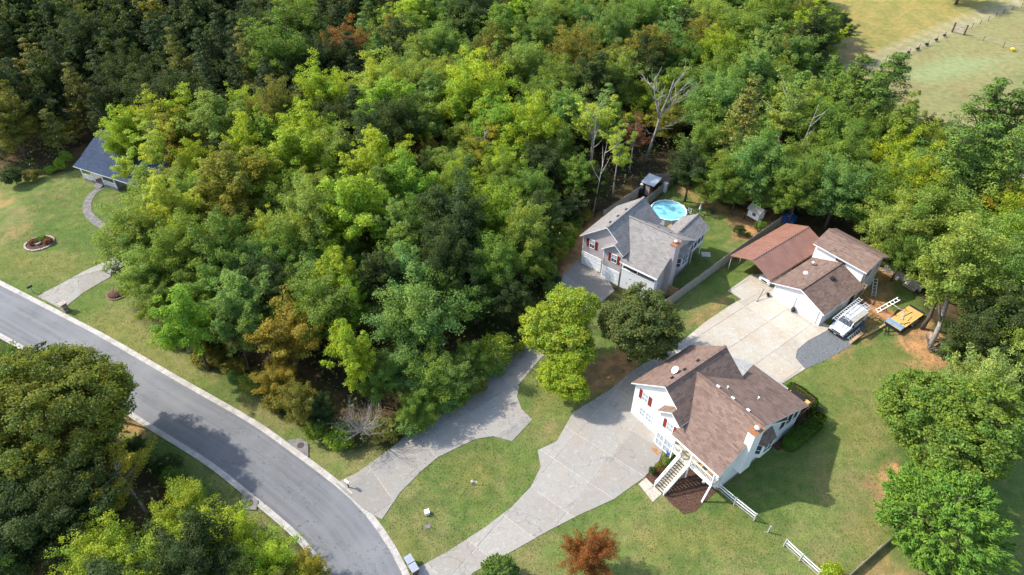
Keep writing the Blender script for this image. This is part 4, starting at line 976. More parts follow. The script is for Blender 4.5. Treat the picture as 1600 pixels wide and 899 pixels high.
# rack of pallets
q = FD.W(11.5, 15.6); 
def pallet(label, loc, tilt):
    t = thing('pallet', label, 'pallet', loc, FD.a-R(3), 'pallets behind the garage'); t.rotation_euler = (tilt, 0, FD.a)
    me = MB().box(-.09, .09, -.5, .5, .1, .125).mesh('slat', 'pale_wood')
    for k in range(6): put('slat', me, t, (-.75+.3*k, 0, 0))
    for y in (-.45, 0, .45): B1('runner', 'tan_wood', t, -.85, .85, y-.05, y+.05, 0, .099)
pallet('pale slatted pallet lying nearest the trailer', G(1422, 448, .2)+Vector((0, 0, 0)), R(12)); pallet('pale slatted pallet just behind the nearer pallet', G(1430, 439, .3), R(12))
q = G(1402, 430); t2 = thing('lumber_pile', 'scattered grey planks and pipes on the ground beside the pallets', 'lumber', q)
for k, (x, y, a, l) in enumerate(((-2, 1, -25, 3.2), (-1.5, .3, -28, 2.6), (0, 0, 45, 1.4), (-.6, -.9, -30, 2.8), (.5, .6, -20, 1.8), (1.4, -.3, 20, 1.2))):
    MB().box(0, l, -.07, .07, .04+.03*k, .1+.03*k).build('plank', ('weather_wood', 'tan_wood', 'alu')[k % 3], t2, loc=(x, y, 0), rotz=R(a))
q = G(1401, 437); t2 = thing('bucket', 'white bucket near the pallets', 'bucket', q); MB().lathe([(.16, 0), (.2, .4), (.21, .42)], 12).build('pail', 'trim', t2)
MB().tube([(.2*math.cos(a), 0, .4+.2*math.sin(a)) for a in np.linspace(0, math.pi, 8)], .012, 5).build('handle', 'alu', t2)
# vehicle under the carport
q = FD.W(-2.3, 1.2); t2 = thing('parked_car', 'pale grey vehicle with its nose showing under the carport roof', 'car', q, FD.a)
profile_body(t2, 'body', 'van_white', [(0, .35), (0, .75), (.2, .9), (1.2, 1.0), (1.9, 1.45), (3.6, 1.45), (4.5, 1.0), (4.6, .4)], .88, .25, .9)
for s_ in (-1, 1): wheel(t2, s_*.8, .85, .33); wheel(t2, s_*.8, 3.6, .33); B1('headlight', 'pool_wall', t2, *(sorted((s_*.5, s_*.82))), -.02, .02, .58, .74)
B1('grille', 'black', t2, -.45, .45, -.02, .02, .45, .7); MB().ext([(-.7, 1.25, 1.04), (.7, 1.25, 1.04), (.64, 1.88, 1.44), (-.64, 1.88, 1.44)], (0, -.015, .03)).build('windscreen', 'glass', t2)
# odds in front of the garage doors
q = FD.W(3.55, -.35); t2 = thing('potted_plant', 'dark plant pot between the two garage doors', 'plant pot', q); MB().lathe([(.18, 0), (.26, .38), (.28, .4), (.24, .36), (.22, .3)], 14).build('pot', 'blue', t2); MB().lathe([(.1, .3), (.3, .5), (.22, .75), (.02, .85)], 9).build('plant', 'dark_wood', t2)
q = FD.W(-.35, -.4); t2 = thing('hose_reel', 'dark hose reel at the left corner of the garage', 'hose reel', q); MB().tube([(-.12, 0, .3), (.12, 0, .3)], .28, 14).build('drum', 'black', t2); B1('stand', 'alu', t2, -.2, .2, -.05, .05, 0, .12)
q = FD.W(-.9, -.9, 0); t2 = thing('leaning_pole', 'thin dark pole leaning near the carport corner post', 'pole', q); MB().bar((0, 0, 1.2), (-1.0, -1.2, .08), .06).build('shaft', 'black', t2); MB().box(-1.15, -.85, -1.25, -1.15, .06, .12).build('foot', 'black', t2)

# ---------------------------------------------------------------- street side things
def bin_(label, px, py, rot, body, lid):
    t = thing('wheelie_bin', label, 'bin', G(px, py), rot, 'bins at the driveway mouth')
    m = MB(); a = [(-.27, -.3, .08), (.27, -.3, .08), (.27, .3, .08), (-.27, .3, .08)]; b = [(-.33, -.36, 1.0), (.33, -.36, 1.0), (.33, .4, 1.0), (-.33, .4, 1.0)]
    m.face(a[::-1]); m.face(b)
    for k in range(4): m.face([a[k], a[(k+1) % 4], b[(k+1) % 4], b[k]])
    m.build('body', body, t)
    MB().ext([(-.36, -.42, 1.06), (.36, -.42, 1.06), (.36, .42, 1.1), (-.36, .42, 1.1)], (0, 0, -.055)).build('lid', lid, t)
    MB().bar((-.3, .47, 1.02), (.3, .47, 1.02), .04).build('handle', 'black', t)
    for x in (-.3, .3): MB().tube([(x-.03, .32, .12), (x+.03, .32, .12)], .12, 12).build('wheel', 'rubber', t)
bin_('grey wheelie bin, the one farther up the kerb', 641, 882, R(35), 'bin', 'bin'); bin_('wheelie bin with pale lid and brown body, the one nearer the driveway', 648, 895, R(35), 'bin_brown', 'bin')
q = G(545, 762); t2 = thing('mailbox', 'white mailbox on a dark post by the kerb beside the grey house driveway', 'mailbox', q, R(55))
MB().box(-.05, .05, -.05, .05, 0, 1.0).build('post', 'dark_wood', t2)
m = MB(); pf = [(-.12, 1.02), (.12, 1.02), (.12, 1.15), (.08, 1.24), (0, 1.27), (-.08, 1.24), (-.12, 1.15)]; m.ext([(x, -.3, z) for x, z in pf], (0, .6, 0)); m.build('box', 'trim', t2); B1('flag', 'shutter', t2, .125, .14, -.1, .1, 1.1, 1.25)
q = G(52, 458); t2 = thing('mailbox', 'black mailbox on a thin post left of the blue-roofed house driveway', 'mailbox', q, R(-35))
MB().box(-.05, .05, -.05, .05, 0, 1.0).build('post', 'post_grey', t2); MB().ext([(x*1.2, -.35, z) for x, z in pf], (0, .7, 0)).build('box', 'black', t2)
q = G(104, 486); t2 = thing('stone_mailbox', 'squat brown stone mailbox pillar at the foot of the left driveway', 'mailbox', q, R(-30))
n = 0
for k in range(6):
    for j in range(4):
        a = R(90*j); w_ = .36-.01*k
        o = MB().box(-w_, w_-.16-.02*(k % 2), -w_-.01, -w_+.14, .0, .2).build('stone', 'stone' if (k+j) % 3 else 'foundation', t2, loc=(0, 0, .22*k), rotz=a)
B1('core', 'dark_wood', t2, -.22, .22, -.22, .22, 0, 1.3); MB().box(-.45, .45, -.45, .45, 1.32, 1.42).build('cap', 'stone', t2)
# white meter box, sprinkler box, cover
q = G(667.5, 803); t2 = thing('utility_box', 'small white utility box standing on the lawn between the driveways', 'utility box', q, R(20))
MB().box(-.22, .22, -.2, .2, 0, .45).build('body', 'trim', t2); MB().ext([(-.25, -.23, .46), (.25, -.23, .46), (.25, .23, .5), (-.25, .23, .5)], (0, 0, -.04)).build('lid', 'trim', t2)
q = G(668, 823); t2 = thing('meter_cover', 'flat grey meter cover set in the grass below the white utility box', 'cover', q, R(20)); B1('frame', 'path', t2, -.32, .32, -.22, .22, 0, .04); B1('lid', 'path', t2, -.27, .27, -.17, .17, .041, .05)
q = G(738, 755); t2 = thing('well_cap', 'small round pale well cap in the middle of the lawn', 'cap', q); MB().lathe([(.13, 0), (.13, .3), (.17, .31), (.17, .36), (.02, .4)], 14).build('cap', 'stone', t2); MB().lathe([(.2, 0), (.2, .05)], 12, (.35, 0, 0)).build('cover', 'pale_wood', t2)
# flower bed ring
q = G(62, 381); t2 = thing('flower_bed', 'round flower bed ringed with pale stones on the left lawn', 'flower bed', q)
n = 34
for k in range(n):
    a = 2*math.pi*k/n; r0 = 1.95; s_ = r0*math.pi/n*.9
    MB().box(-s_, s_, -.13, .13, 0, .16+random.uniform(0, .06)).build('stone', 'stone', t2, loc=(r0*math.cos(a), .92*r0*math.sin(a), 0), rotz=a+math.pi/2+random.uniform(-.1, .1))
MB().lathe([(1.9, 0), (1.8, .1), (.8, .2), (.02, .22)], 24).build('soil', 'mulch', t2)
MB().lathe([(.4, .1), (.45, .35), (.42, .38), (.3, .3)], 14, (.05, -.3, .1)).build('planter', 'stone', t2)
q = G(184, 459); t2 = thing('mulch_mound', 'dark mound of mulch with stone edge beside the left tree line', 'mound', q)
MB().lathe([(1.25, 0), (1.1, .3), (.7, .55), (.3, .62), (.02, .64)], 20).build('mulch_heap', 'mulch', t2, smooth=True)
for k in range(14): a = R(180+k*14); MB().box(-.2, .2, -.1, .1, 0, .16).build('stone', 'foundation', t2, loc=(1.33*math.cos(a), 1.33*math.sin(a), 0), rotz=a+math.pi/2)
q = G(1045, 712); t2 = thing('garden_chair', 'blue plastic chair at the foot of the porch', 'chair', q, FA.a+R(30))
B1('seat', 'blue', t2, -.3, .3, -.28, .28, .4, .45); B1('backrest', 'blue', t2, -.3, .3, .28, .34, .4, .95)
for x in (-.26, .26):
    for y in (-.24, .24): MB().box(x-.03, x+.03, y-.03, y+.03, 0, .399).build('leg', 'blue', t2)
    B1('armrest', 'blue', t2, x-.04, x+.04, -.28, .27, .62, .66)
q = G(1098, 757); t2 = thing('hanging_lantern', 'small red and white ornament under the porch', 'ornament', q, 0); MB().lathe([(.1, .3), (.16, .4), (.16, .6), (.05, .7)], 12).build('globe', 'trim', t2); MB().lathe([(.03, 0), (.03, .3)], 6).build('stake', 'shutter', t2)
# pasture gate and fence posts
def pmk(px, py): return G(px, py)
a = G(1488, 51); b = G(1505, 55); d = b-a; t2 = thing('field_gate', 'white boarded gate with a diagonal brace at the corner of the pasture', 'gate', a, math.atan2(d.y, d.x)); L = d.length
for z in (.4, 1.0, 1.6, 2.2): MB().bar((0, 0, z), (L, 0, z), .06, .38).build('rail', 'pale_wood', t2)
MB().bar((.1, -.05, .5), (L-.1, -.05, 2.5), .05, .2).build('brace', 'pale_wood', t2)
for x in (-.15, L+.15): MB().box(x-.13, x+.13, -.13, .13, 0, 2.4).build('post', 'dark_wood', t2)
fl = [(1505,55),(1530,62),(1560,72),(1600,84)]; fr = [(1350,110),(1380,97),(1420,84),(1455,68),(1488,51)]; f3 = [(1505,50),(1545,32),(1570,20),(1610,8)]
for lb, P in (('line of wire fence posts running right from the pasture gate', fl), ('line of wire fence posts beside the dirt track below the gate', fr), ('dark wire fence climbing away above the gate', f3)):
    W_ = [G(*p) for p in P]; o0 = W_[0]; t2 = thing('wire_fence', lb, 'fence', o0); rs = resample(W_, 4.0)
    for v in rs: MB().box(-.045, .045, -.045, .045, 0, 1.2).build('post', 'dark_wood', t2, loc=v-o0)
    for z in (.5, .9, 1.3): MB().tube([v-o0+Vector((0, 0, z)) for v in rs], .02, 4).build('wire', 'post_grey', t2)
q = G(1581, 80); t2 = thing('yellow_marker', 'small yellow feeder standing by the pasture fence', 'feeder', q); MB().lathe([(.3, 0), (.5, .5), (.45, .7), (.1, .8)], 10).build('tub', 'hay', t2); B1('stand', 'dark_wood', t2, -.4, .4, -.1, .1, -.02, .1)
# wood junk at the right by the leaning tree
q = G(1478, 548); t2 = thing('brush_pile', 'pile of dark branches and grey boards beside the leaning tree trunk', 'brush pile', q)
for k in range(26):
    a = random.uniform(0, math.pi); x, y = random.uniform(-2, 2), random.uniform(-1.5, 2.2); l = random.uniform(.8, 2.2); z = random.uniform(.1, .8)
    MB().bar((x-math.cos(a)*l/2, y-math.sin(a)*l/2, z), (x+math.cos(a)*l/2, y+math.sin(a)*l/2, z+random.uniform(-.1, .4)), random.uniform(.06, .2)).build('branch', random.choice(('bark', 'weather_wood', 'bark_grey', 'dark_wood')), t2)
tag(MB().box(-.5, .5, -.05, .05, .02, .08).build('plank', 'pale_wood', loc=G(1542, 860), rotz=R(-30)), 'single pale plank lying on the grass right of the bright evergreen', 'plank')
#TREES#
# ---------------------------------------------------------------- trees
def leaf_mesh(name, C, nrmv, size, mat, lv, aspect=.62, fold=.25, tang=None):
    """C (n,3) leaf centres, nrmv (n,3) normals: each leaf a small folded quad"""
    n = len(C); a = rng.normal(size=(n, 3)); nrmv = nrmv/np.linalg.norm(nrmv, axis=1, keepdims=True)
    t = np.cross(nrmv, a) if tang is None else tang-nrmv*(tang*nrmv).sum(1, keepdims=True); t /= np.linalg.norm(t, axis=1, keepdims=True); b = np.cross(nrmv, t)
    s = size[:, None]; sw = s*aspect
    V = np.empty((n, 4, 3)); V[:, 0] = C-t*s; V[:, 1] = C-b*sw+nrmv*s*fold; V[:, 2] = C+t*s; V[:, 3] = C+b*sw+nrmv*s*fold
    me = bpy.data.meshes.new(name); me.vertices.add(4*n); me.vertices.foreach_set('co', V.astype(np.float32).ravel())
    me.loops.add(4*n); me.loops.foreach_set('vertex_index', np.arange(4*n, dtype=np.int32)); me.polygons.add(n)
    me.polygons.foreach_set('loop_start', np.arange(0, 4*n, 4, dtype=np.int32)); me.update()
    at = me.color_attributes.new('lv', 'FLOAT_COLOR', 'POINT'); A = np.ones((n, 4, 4), np.float32); A[:, :, 0] = lv[0][:, None]; A[:, :, 1] = lv[1][:, None]
    at.data.foreach_set('color', A.ravel()); me.materials.append(M[mat]); return me
def unit(n):
    v = rng.normal(size=(n, 3)); return v/np.linalg.norm(v, axis=1, keepdims=True)
def crown(name, R_, H_, z0, nclump, nleaf, leaf, shape='round', mat='leaf', clr=(.13, .24), flat=.6, lob=.3, density=1.0, lobes=6, branchy=False, cl_=None):
    """metres. crown from z0 to H_, radius R_; leaves gather in clumps on an uneven many-lobed volume"""
    zc = (z0+H_)/2; hz = (H_-z0)/2
    lc = unit(lobes); lc[:, 2] = lc[:, 2]*.6+.15; lr = rng.uniform(.38, .6, lobes)   # lobes: sub-domes
    D = unit(nclump*3); D = D[D[:, 2] > -.75][:nclump]; nclump = len(D)
    sup = np.full(nclump, 1-lob)
    for i in range(lobes):
        c = D@(lc[i]/np.linalg.norm(lc[i])); sup = np.maximum(sup, (1-lob)+lob*smoothstep(.45, .95, c)*rng.uniform(.7, 1.25))
    rad = sup*np.where(rng.random(nclump) < .72, rng.uniform(.82, 1.0, nclump), rng.uniform(.35, .8, nclump))
    P = D*rad[:, None]
    if branchy:
        nb = max(10, nclump//6); T_ = unit(nb*3); T_ = T_[T_[:, 2] > -.6][:nb]; nb = len(T_); er = sup[rng.integers(0, nclump, nb)]*rng.uniform(.72, 1.22, nb)
        bi = np.repeat(np.arange(nb), 6)[:nclump]; nclump = len(bi); ff = np.tile(np.array([.42, .58, .72, .84, .94, 1.04]), nb)[:nclump]+rng.normal(size=nclump)*.04
        root_ = np.stack([np.zeros(nb), np.zeros(nb), T_[:, 2]*.35-.35], 1); tip = T_*er[:, None]; tip[:, 2] += .06
        P = root_[bi]*(1-ff[:, None])+tip[bi]*ff[:, None]; P += rng.normal(size=P.shape)*.05; P[:, 2] -= .1*(ff-.7)**2
    if shape == 'cone': k = 1-(P[:, 2:3]+1)/2*.72; P[:, :2] *= k*1.15
    if shape == 'column': k = np.sqrt(np.maximum(0.05, 1-np.abs(P[:, 2:3])**3)); P[:, :2] = P[:, :2]*(1.25 if branchy else 1)*np.maximum(k, .45)
    if shape == 'dome': P[:, 2] = np.where(P[:, 2] < 0, P[:, 2]*.6, P[:, 2])
    P[:, 0] *= R_; P[:, 1] *= R_; P[:, 2] = zc+P[:, 2]*hz
    cr = rng.uniform(clr[0], clr[1], nclump)*R_
    if branchy: cl_ = rng.random(nb)[bi]*.75+rng.random(nclump)*.25; cr *= 1.15-.45*(ff-.4)
    w_ = cr**2; cnt = np.maximum(4, (w_/w_.sum()*nleaf)).astype(int); idx = np.repeat(np.arange(nclump), cnt); n = len(idx)
    u = unit(n); u[:, 2] = np.where(u[:, 2] < 0, u[:, 2]*.45, u[:, 2])
    rr = rng.uniform(.35, 1.05, n)**.6*np.where(rng.random(n) < .2, rng.uniform(1.1, 1.75, n), 1)
    off = u*(rr*cr[idx])[:, None]; off[:, 2] *= flat
    Cc = P[idx]+off
    out = (P-np.array([0, 0, zc])); out = out/np.maximum(1e-3, np.linalg.norm(out, axis=1, keepdims=True))
    N_ = u*.55+out[idx]*.35+np.array([0, 0, .42])+rng.normal(size=(n, 3))*.58
    size = leaf*rng.uniform(.65, 1.25, n); cl = rng.random(nclump) if cl_ is None else cl_
    return leaf_mesh(name, Cc, N_, size, mat, (rng.random(n), np.clip(cl[idx]+rng.normal(size=n)*.06, 0, 1))), P
def fan_crown(name, R_, H_, z0, nsp, nl, leaf, L_=1.3, mat='needle'):
    """upswept feathery sprays of foliage over a broad cone"""
    Cs, Ts, Ns, cl, tips = [], [], [], [], []
    for i in range(nsp):
        u = unit(1)[0]; u[2] = abs(u[2])*1.1-.25; u /= np.linalg.norm(u); f = rng.uniform(.72, 1.0)
        zz_ = z0+(H_-z0)*(u[2]*.5+.42)*f; rr_ = R_*f*math.sqrt(max(.02, 1-max(0, u[2])**1.6)); a = math.atan2(u[1], u[0]); p = np.array([rr_*math.cos(a), rr_*math.sin(a), zz_])
        d = np.array([math.cos(a)*.75, math.sin(a)*.75, .55+.6*max(0, u[2])])+rng.normal(size=3)*.18; d /= np.linalg.norm(d); L = L_*rng.uniform(.7, 1.25)
        t = rng.random(nl)**.8; wd = (1-t)*.42+.05; o = rng.normal(size=(nl, 3))*wd[:, None]*.62; Cs.append(p-d*L*.5+d[None]*(t*L)[:, None]+o)
        Ts.append(d[None]+o*1.1+rng.normal(size=(nl, 3))*.2); Ns.append(o+rng.normal(size=(nl, 3))*.3+np.array([0, 0, .35])); cl.append(np.full(nl, rng.random())); tips.append(p)
    Cs, Ts, Ns, cl = map(np.concatenate, (Cs, Ts, Ns, cl)); n = len(Cs)
    return leaf_mesh(name, Cs, Ns, leaf*rng.uniform(.6, 1.3, n), mat, (rng.random(n), cl), aspect=.3, tang=Ts), np.array(tips)
def pine_crown(name, R_, H_, z0, nwh, nleaf, leaf, tuft=.5, mat='needle'):
    """whorls of branches carrying needle tufts, narrowing to the top"""
    Cs = []; Ns = []; cl = []; tips = []
    for i in range(nwh):
        t = (i+rng.random())/nwh; z = z0+(H_-z0)*t; r = R_*(1-t**1.4)*rng.uniform(.75, 1.12)+.25
        for k in range(int(5+5*(1-t))):
            a = rng.uniform(0, 6.283); d = np.array([math.cos(a), math.sin(a), rng.uniform(-.12, .25)])
            tip = np.array([0, 0, z])+d*r; tips.append(tip)
            m = max(3, int(r/tuft)); 
            for j in range(m):
                f = (j+.7)/m; c = np.array([0, 0, z])+d*r*f; nn = max(3, int(nleaf*(.4+f)))
                o = unit(nn)*tuft*(.5+.5*f)*rng.uniform(.5, 1.1, nn)[:, None]; o[:, 2] *= .6
                Cs.append(c+o); Ns.append(o*1.2+np.array([0, 0, .35])+rng.normal(size=(nn, 3))*.2); cl.append(np.full(nn, rng.random()))
    Cs = np.concatenate(Cs); Ns = np.concatenate(Ns); cl = np.concatenate(cl); n = len(Cs)
    return leaf_mesh(name, Cs, Ns, leaf*rng.uniform(.6, 1.2, n), mat, (rng.random(n), cl), aspect=.34), np.array(tips)
def trunk(name, H_, r0, tips, z_fork, mat='bark', k=26, lean=.0, thin=.9):
    m = MB(); top = H_*.86; ax = [Vector((lean*math.sin(z*.5)*.3+rng.normal()*.06, rng.normal()*.06, z)) for z in np.linspace(0, top, 7)]; ax[0] = Vector((0, 0, -.3))
    m.tube(ax, [r0*1.25, r0, r0*.82, r0*.66, r0*.5, r0*.34, r0*.16], 7)
    idx = rng.permutation(len(tips))[:k]
    for i in idx:
        t = Vector(tips[i]); zb = max(z_fork, min(top*.93, t.z-(.35+.5*rng.random())*math.hypot(t.x, t.y))); f = min(.97, zb/top)
        j = f*(len(ax)-1); a = ax[int(j)].lerp(ax[min(int(j)+1, len(ax)-1)], j-int(j)); rb = r0*(1.05-f)*.45+.02
        mid = a.lerp(t, .5)+Vector((rng.normal()*.2, rng.normal()*.2, .25*rng.random()))
        m.tube([a, mid, t*thin+a*(1-thin)], [rb, rb*.55, rb*.14], 5)
    me = m.mesh(name, mat, smooth=True); return me
TV = {}     # variants: (crown mesh, trunk mesh, radius, height)
def mk(key, n, R_, H_, z0, ncl, nl, leaf, r0, **kw):
    tm = kw.pop('tmat', 'bark'); kk = kw.pop('k', 26); thin = kw.pop('thin', .9)
    TV[key] = []
    for i in range(n):
        c, P = crown('crown_'+key, R_*1, H_, z0*rng.uniform(.85, 1.15), ncl, nl, leaf, **kw)
        TV[key].append((c, trunk('trunk_'+key, H_, r0, P, z0*.8, tm, kk, thin=thin), R_, H_))
mk('big', 5, 5.2, 15, 2.0, 560, 40000, .13, .28, lob=.46, clr=(.09, .19), lobes=10, flat=.8, branchy=True)
mk('round', 7, 4.1, 14, 3, 330, 26000, .125, .22, lob=.48, lobes=9, clr=(.1, .21), flat=.8, branchy=True)
mk('tall', 4, 3.4, 16, 4, 300, 22000, .125, .2, shape='column', lob=.42, lobes=10, clr=(.08, .2), flat=.8, branchy=True)
mk('dome', 4, 4.6, 12, 2.0, 420, 32000, .12, .24, shape='dome', lob=.42, lobes=9, clr=(.1, .2), flat=.8, branchy=True)
mk('sparse', 3, 3.8, 15, 4.5, 120, 8500, .12, .17, lob=.4, clr=(.1, .19), tmat='bark_pale', k=70, thin=.97, branchy=True)
mk('shrub', 4, 1.7, 3.0, .1, 70, 5500, .1, .07, shape='dome', lob=.35, clr=(.18, .34), lobes=5, k=10)
mk('huge', 2, 7.6, 15, 2, 760, 90000, .13, .42, shape='dome', lob=.36, clr=(.045, .12), lobes=14, k=50)
mk('hero', 1, 5.4, 13, 1.2, 640, 60000, .13, .3, lob=.36, clr=(.05, .13), lobes=11, k=50)
mk('dense', 3, 4.6, 12, 1.4, 620, 52000, .125, .26, shape='dome', lob=.62, lobes=8, clr=(.055, .15), flat=.8)
TV['pine'] = []
for i in range(4):
    c, P = pine_crown('crown_pine', 3.1, 16, 4.5, 15, 26, .17, .55); TV['pine'].append((c, trunk('trunk_pine', 17, .22, P, 3.5, 'bark', 60), 3.1, 16))
TV['ever'] = []
c, P = fan_crown('crown_evergreen', 4.5, 12, .4, 420, 95, .17); TV['ever'].append((c, trunk('trunk_evergreen', 12, .3, P, .5, 'bark', 60), 4.5, 12))
COLR = {  # leaf colours; DP has presumed cloud shade painted into its green
 'YG': ((.165, .21, .03), 'yellow-green'), 'LYG': ((.2, .24, .06), 'pale yellow-green'), 'Y': ((.21, .2, .036), 'yellow'), 'YO': ((.155, .155, .036), 'olive yellow'),
 'G': ((.085, .135, .034), 'mid green'), 'LG': ((.125, .17, .05), 'light green'), 'BG': ((.09, .15, .055), 'cool green'), 'BR': ((.11, .19, .035), 'bright green'),
 'DG': ((.05, .078, .028), 'dark green'), 'OL': ((.12, .125, .038), 'olive green'), 'DOL': ((.092, .12, .042), 'dark olive'), 'OR': ((.21, .115, .045), 'orange-brown'),
 'OG': ((.185, .155, .038), 'golden olive'), 'RB': ((.17, .075, .05), 'reddish brown'), 'P': ((.06, .105, .028), 'deep green'), 'RED': ((.2, .085, .03), 'rusty orange'),
 'W': ((.24, .31, .11), 'silvery green'), 'DP': ((.043, .066, .025), 'blackish green'), 'OH': ((.098, .112, .034), 'dull olive'), 'EV': ((.095, .185, .028), 'bright green'), 'XG': ((.235, .305, .04), 'vivid lime')}
COLR = {k: (tuple(q*g for q, g in zip(v[0], (1.95, 1.84, 1.25) if k in ('G', 'LG', 'BG', 'BR', 'P') else (1.78, 1.82, 1.15) if k in ('YG', 'LYG', 'OH') else (1.62, 1.55, 1.0) if k not in ('DP', 'DG', 'RED', 'OR', 'RB', 'DOL', 'XG', 'EV', 'W') else (1.25, 1.2, 1.0))), v[1]) for k, v in COLR.items()}
PLACED = []
def plant(kind, px, py, r, ck, name, label, cat, group=None, hgt=None, ground=None, jit=.12, rz=None, scl_z=1):
    """a tree whose crown centre shows at px,py with radius r (survey pixels)"""
    V_ = TV[kind]; v = V_[int(rng.integers(len(V_)))]; cm, tm, R0, H0 = v
    h = hgt or 12; 
    for _ in range(3):
        q = G(px, py, h*.6); D = (Vector((0, 0, H))-q).length; Rm = r*D/F*(.88 if kind in ('big', 'round', 'tall', 'dome', 'sparse', 'hero') else 1)
        if hgt is None: h = min(19, max(2.2, H0/R0*Rm*(.92 if kind in ('big', 'round') else 1)))
    if ground: q = G(*ground)
    return plant_at(v, q.x, q.y, Rm, h, ck, name, label, cat, group, jit)
def plant_at(v, x, y, Rm, h, ck, name, label, cat, group=None, jit=.12):
    cm, tm, R0, H0 = v; t = thing(name, label, cat, (x, y, 0), float(rng.uniform(0, 6.28)), group)
    s = Rm/R0; t.scale = (s*float(rng.uniform(.93, 1.07)), s*float(rng.uniform(.93, 1.07)), h/H0)
    c = COLR[ck][0]; j = float(rng.uniform(1-jit, 1+jit)); jj = float(rng.uniform(1-jit*.7, 1+jit*.7))
    cr = put('crown', cm, t); cr.color = (c[0]*j*jj, c[1]*j, c[2]*j/jj, 1); put('trunk', tm, t)
    PLACED.append((x, y, Rm)); return t
CATN = {'pine': 'pine tree', 'shrub': 'bush', 'ever': 'evergreen tree'}
FORM = {'big': 'broad-crowned', 'round': 'round-crowned', 'tall': 'tall narrow', 'dome': 'low domed', 'sparse': 'thin open-crowned', 'shrub': 'leafy', 'huge': 'wide spreading', 'pine': 'pine', 'hero': 'dense', 'dense': 'dense'}
# single trees that stand out, each with a label of its own
S = [
 ('dense', 886, 512, 65, 'XG', 'broadleaf_tree', 'bright lime-green round tree between the two driveways, left of the dark olive tree', 10.5),
 ('dense', 994, 506, 67, 'DOL', 'broadleaf_tree', 'dark olive round tree in front of the grey house, touching the lime-green tree', 10.5),
 ('dense', 888, 586, 42, 'YG', 'broadleaf_tree', 'lower light green tree growing under the near side of the lime-green tree', 6.5),
 ('dome', 1035, 500, 22, 'RB', 'broadleaf_tree', 'small rusty brown tree peeping out right of the dark olive tree', 6),
 ('hero', 1488, 655, 88, 'G', 'broadleaf_tree', 'large glossy green tree with yellow flecks at the right side of the lawn', 12),
 ('dome', 1522, 608, 40, 'W', 'broadleaf_tree', 'silvery pale-topped tree crowning the large glossy tree at right', 12),
 ('ever', 1486, 800, 74, 'EV', 'evergreen_tree', 'dense bright green feathery evergreen at the bottom right', 9),
 ('dome', 922, 865, 38, 'RED', 'broadleaf_tree', 'small rusty orange maple standing alone on the bottom lawn', 5.5),
 ('ever', 780, 893, 27, 'P', 'evergreen_tree', 'small dark green evergreen at the bottom edge beside the driveway', 4),
 ('shrub', 1300, 897, 17, 'YG', 'shrub', 'small yellow-green shrub on the end of the white rail fence at the bottom', 2.2),
 ('dome', 540, 83, 38, 'OR', 'broadleaf_tree', 'orange-brown tree standing out among the green wood at the top', 13),
 ('round', 452, 530, 54, 'OG', 'broadleaf_tree', 'large golden olive tree at the wood edge above the road bend', 10.5),
 ('round', 432, 595, 32, 'OG', 'broadleaf_tree', 'smaller golden olive tree just below the large golden one', 6),
 ('big', 650, 500, 75, 'BG', 'broadleaf_tree', 'very large cool green tree in the middle of the wood above the dead bush', 11.5),
 ('tall', 550, 560, 38, 'YG', 'broadleaf_tree', 'yellow-green tree between the golden olive tree and the dead bush', 12),
 ('shrub', 778, 541, 26, 'LYG', 'shrub', 'pale feathery bush at the wood edge beside the grey house driveway', 3.6),
 ('sparse', 195, 752, 50, 'Y', 'broadleaf_tree', 'bright yellow thin tree among the dark trees at the lower left', 9),
 ('huge', 62, 650, 104, 'OH', 'broadleaf_tree', 'huge olive-topped spreading tree beside the road at the left edge', 15),
 ('sparse', 928, 200, 50, 'LYG', 'broadleaf_tree', 'thin pale-trunked tree with yellowish leaves behind the grey house', 16),
 ('sparse', 965, 245, 32, 'LYG', 'broadleaf_tree', 'lean pale-trunked tree just left of the reddish brown tree', 13),
 ('sparse', 990, 218, 32, 'RB', 'broadleaf_tree', 'half-bare reddish brown tree at the foot of the dead white tree', 11),
 ('sparse', 1228, 185, 48, 'LG', 'broadleaf_tree', 'pale-trunked open tree in the wood above the carport', 17),
 ('tall', 1413, 197, 17, 'XG', 'broadleaf_tree', 'narrow bright yellow-green tree against the pasture', 12),
 ('round', 1446, 212, 25, 'DG', 'broadleaf_tree', 'small dark tree standing against the pasture left of the pines', 10),
 ('sparse', 758, 232, 44, 'Y', 'broadleaf_tree', 'yellowing tree with bare pale limbs in the middle of the wood', 12),
 ('sparse', 670, 238, 18, 'Y', 'broadleaf_tree', 'small golden yellow tree left of the yellowing bare-limbed tree', 9),
 ('sparse', 245, 238, 34, 'LYG', 'broadleaf_tree', 'thin pale tree leaning over the slate blue roof', 15),
 ('round', 1492, 425, 58, 'LG', 'broadleaf_tree', 'tall light green tree with visible leaning trunk right of the trailer', 16),
 ('tall', 1305, 50, 20, 'DG', 'broadleaf_tree', 'narrow dark tree standing alone at the edge of the golden field', 10),
 
 ('round', 1235, 88, 24, 'RB', 'broadleaf_tree', 'red-tipped tree near the edge of the golden field', 12),
 ('round', 1592, 345, 42, 'Y', 'broadleaf_tree', 'yellow-leaved tree at the right edge above the dark green wood', 13),
 ('shrub', 1187, 352, 9, 'BG', 'shrub', 'round green shrub right of the white playhouse', 2.0), ('shrub', 1155, 358, 9, 'DG', 'shrub', 'dark spiky shrub left of the white playhouse', 1.8), ('shrub', 1169, 366, 4, 'G', 'shrub', 'tiny green plant between the playhouse shrubs', .8),
]
for k, px, py, r, ck, nm, lb, hg in S: plant(k, px, py, r, ck, nm, lb, 'shrub' if nm == 'shrub' else ('evergreen' if k == 'ever' else 'tree'), hgt=hg, jit=.02)
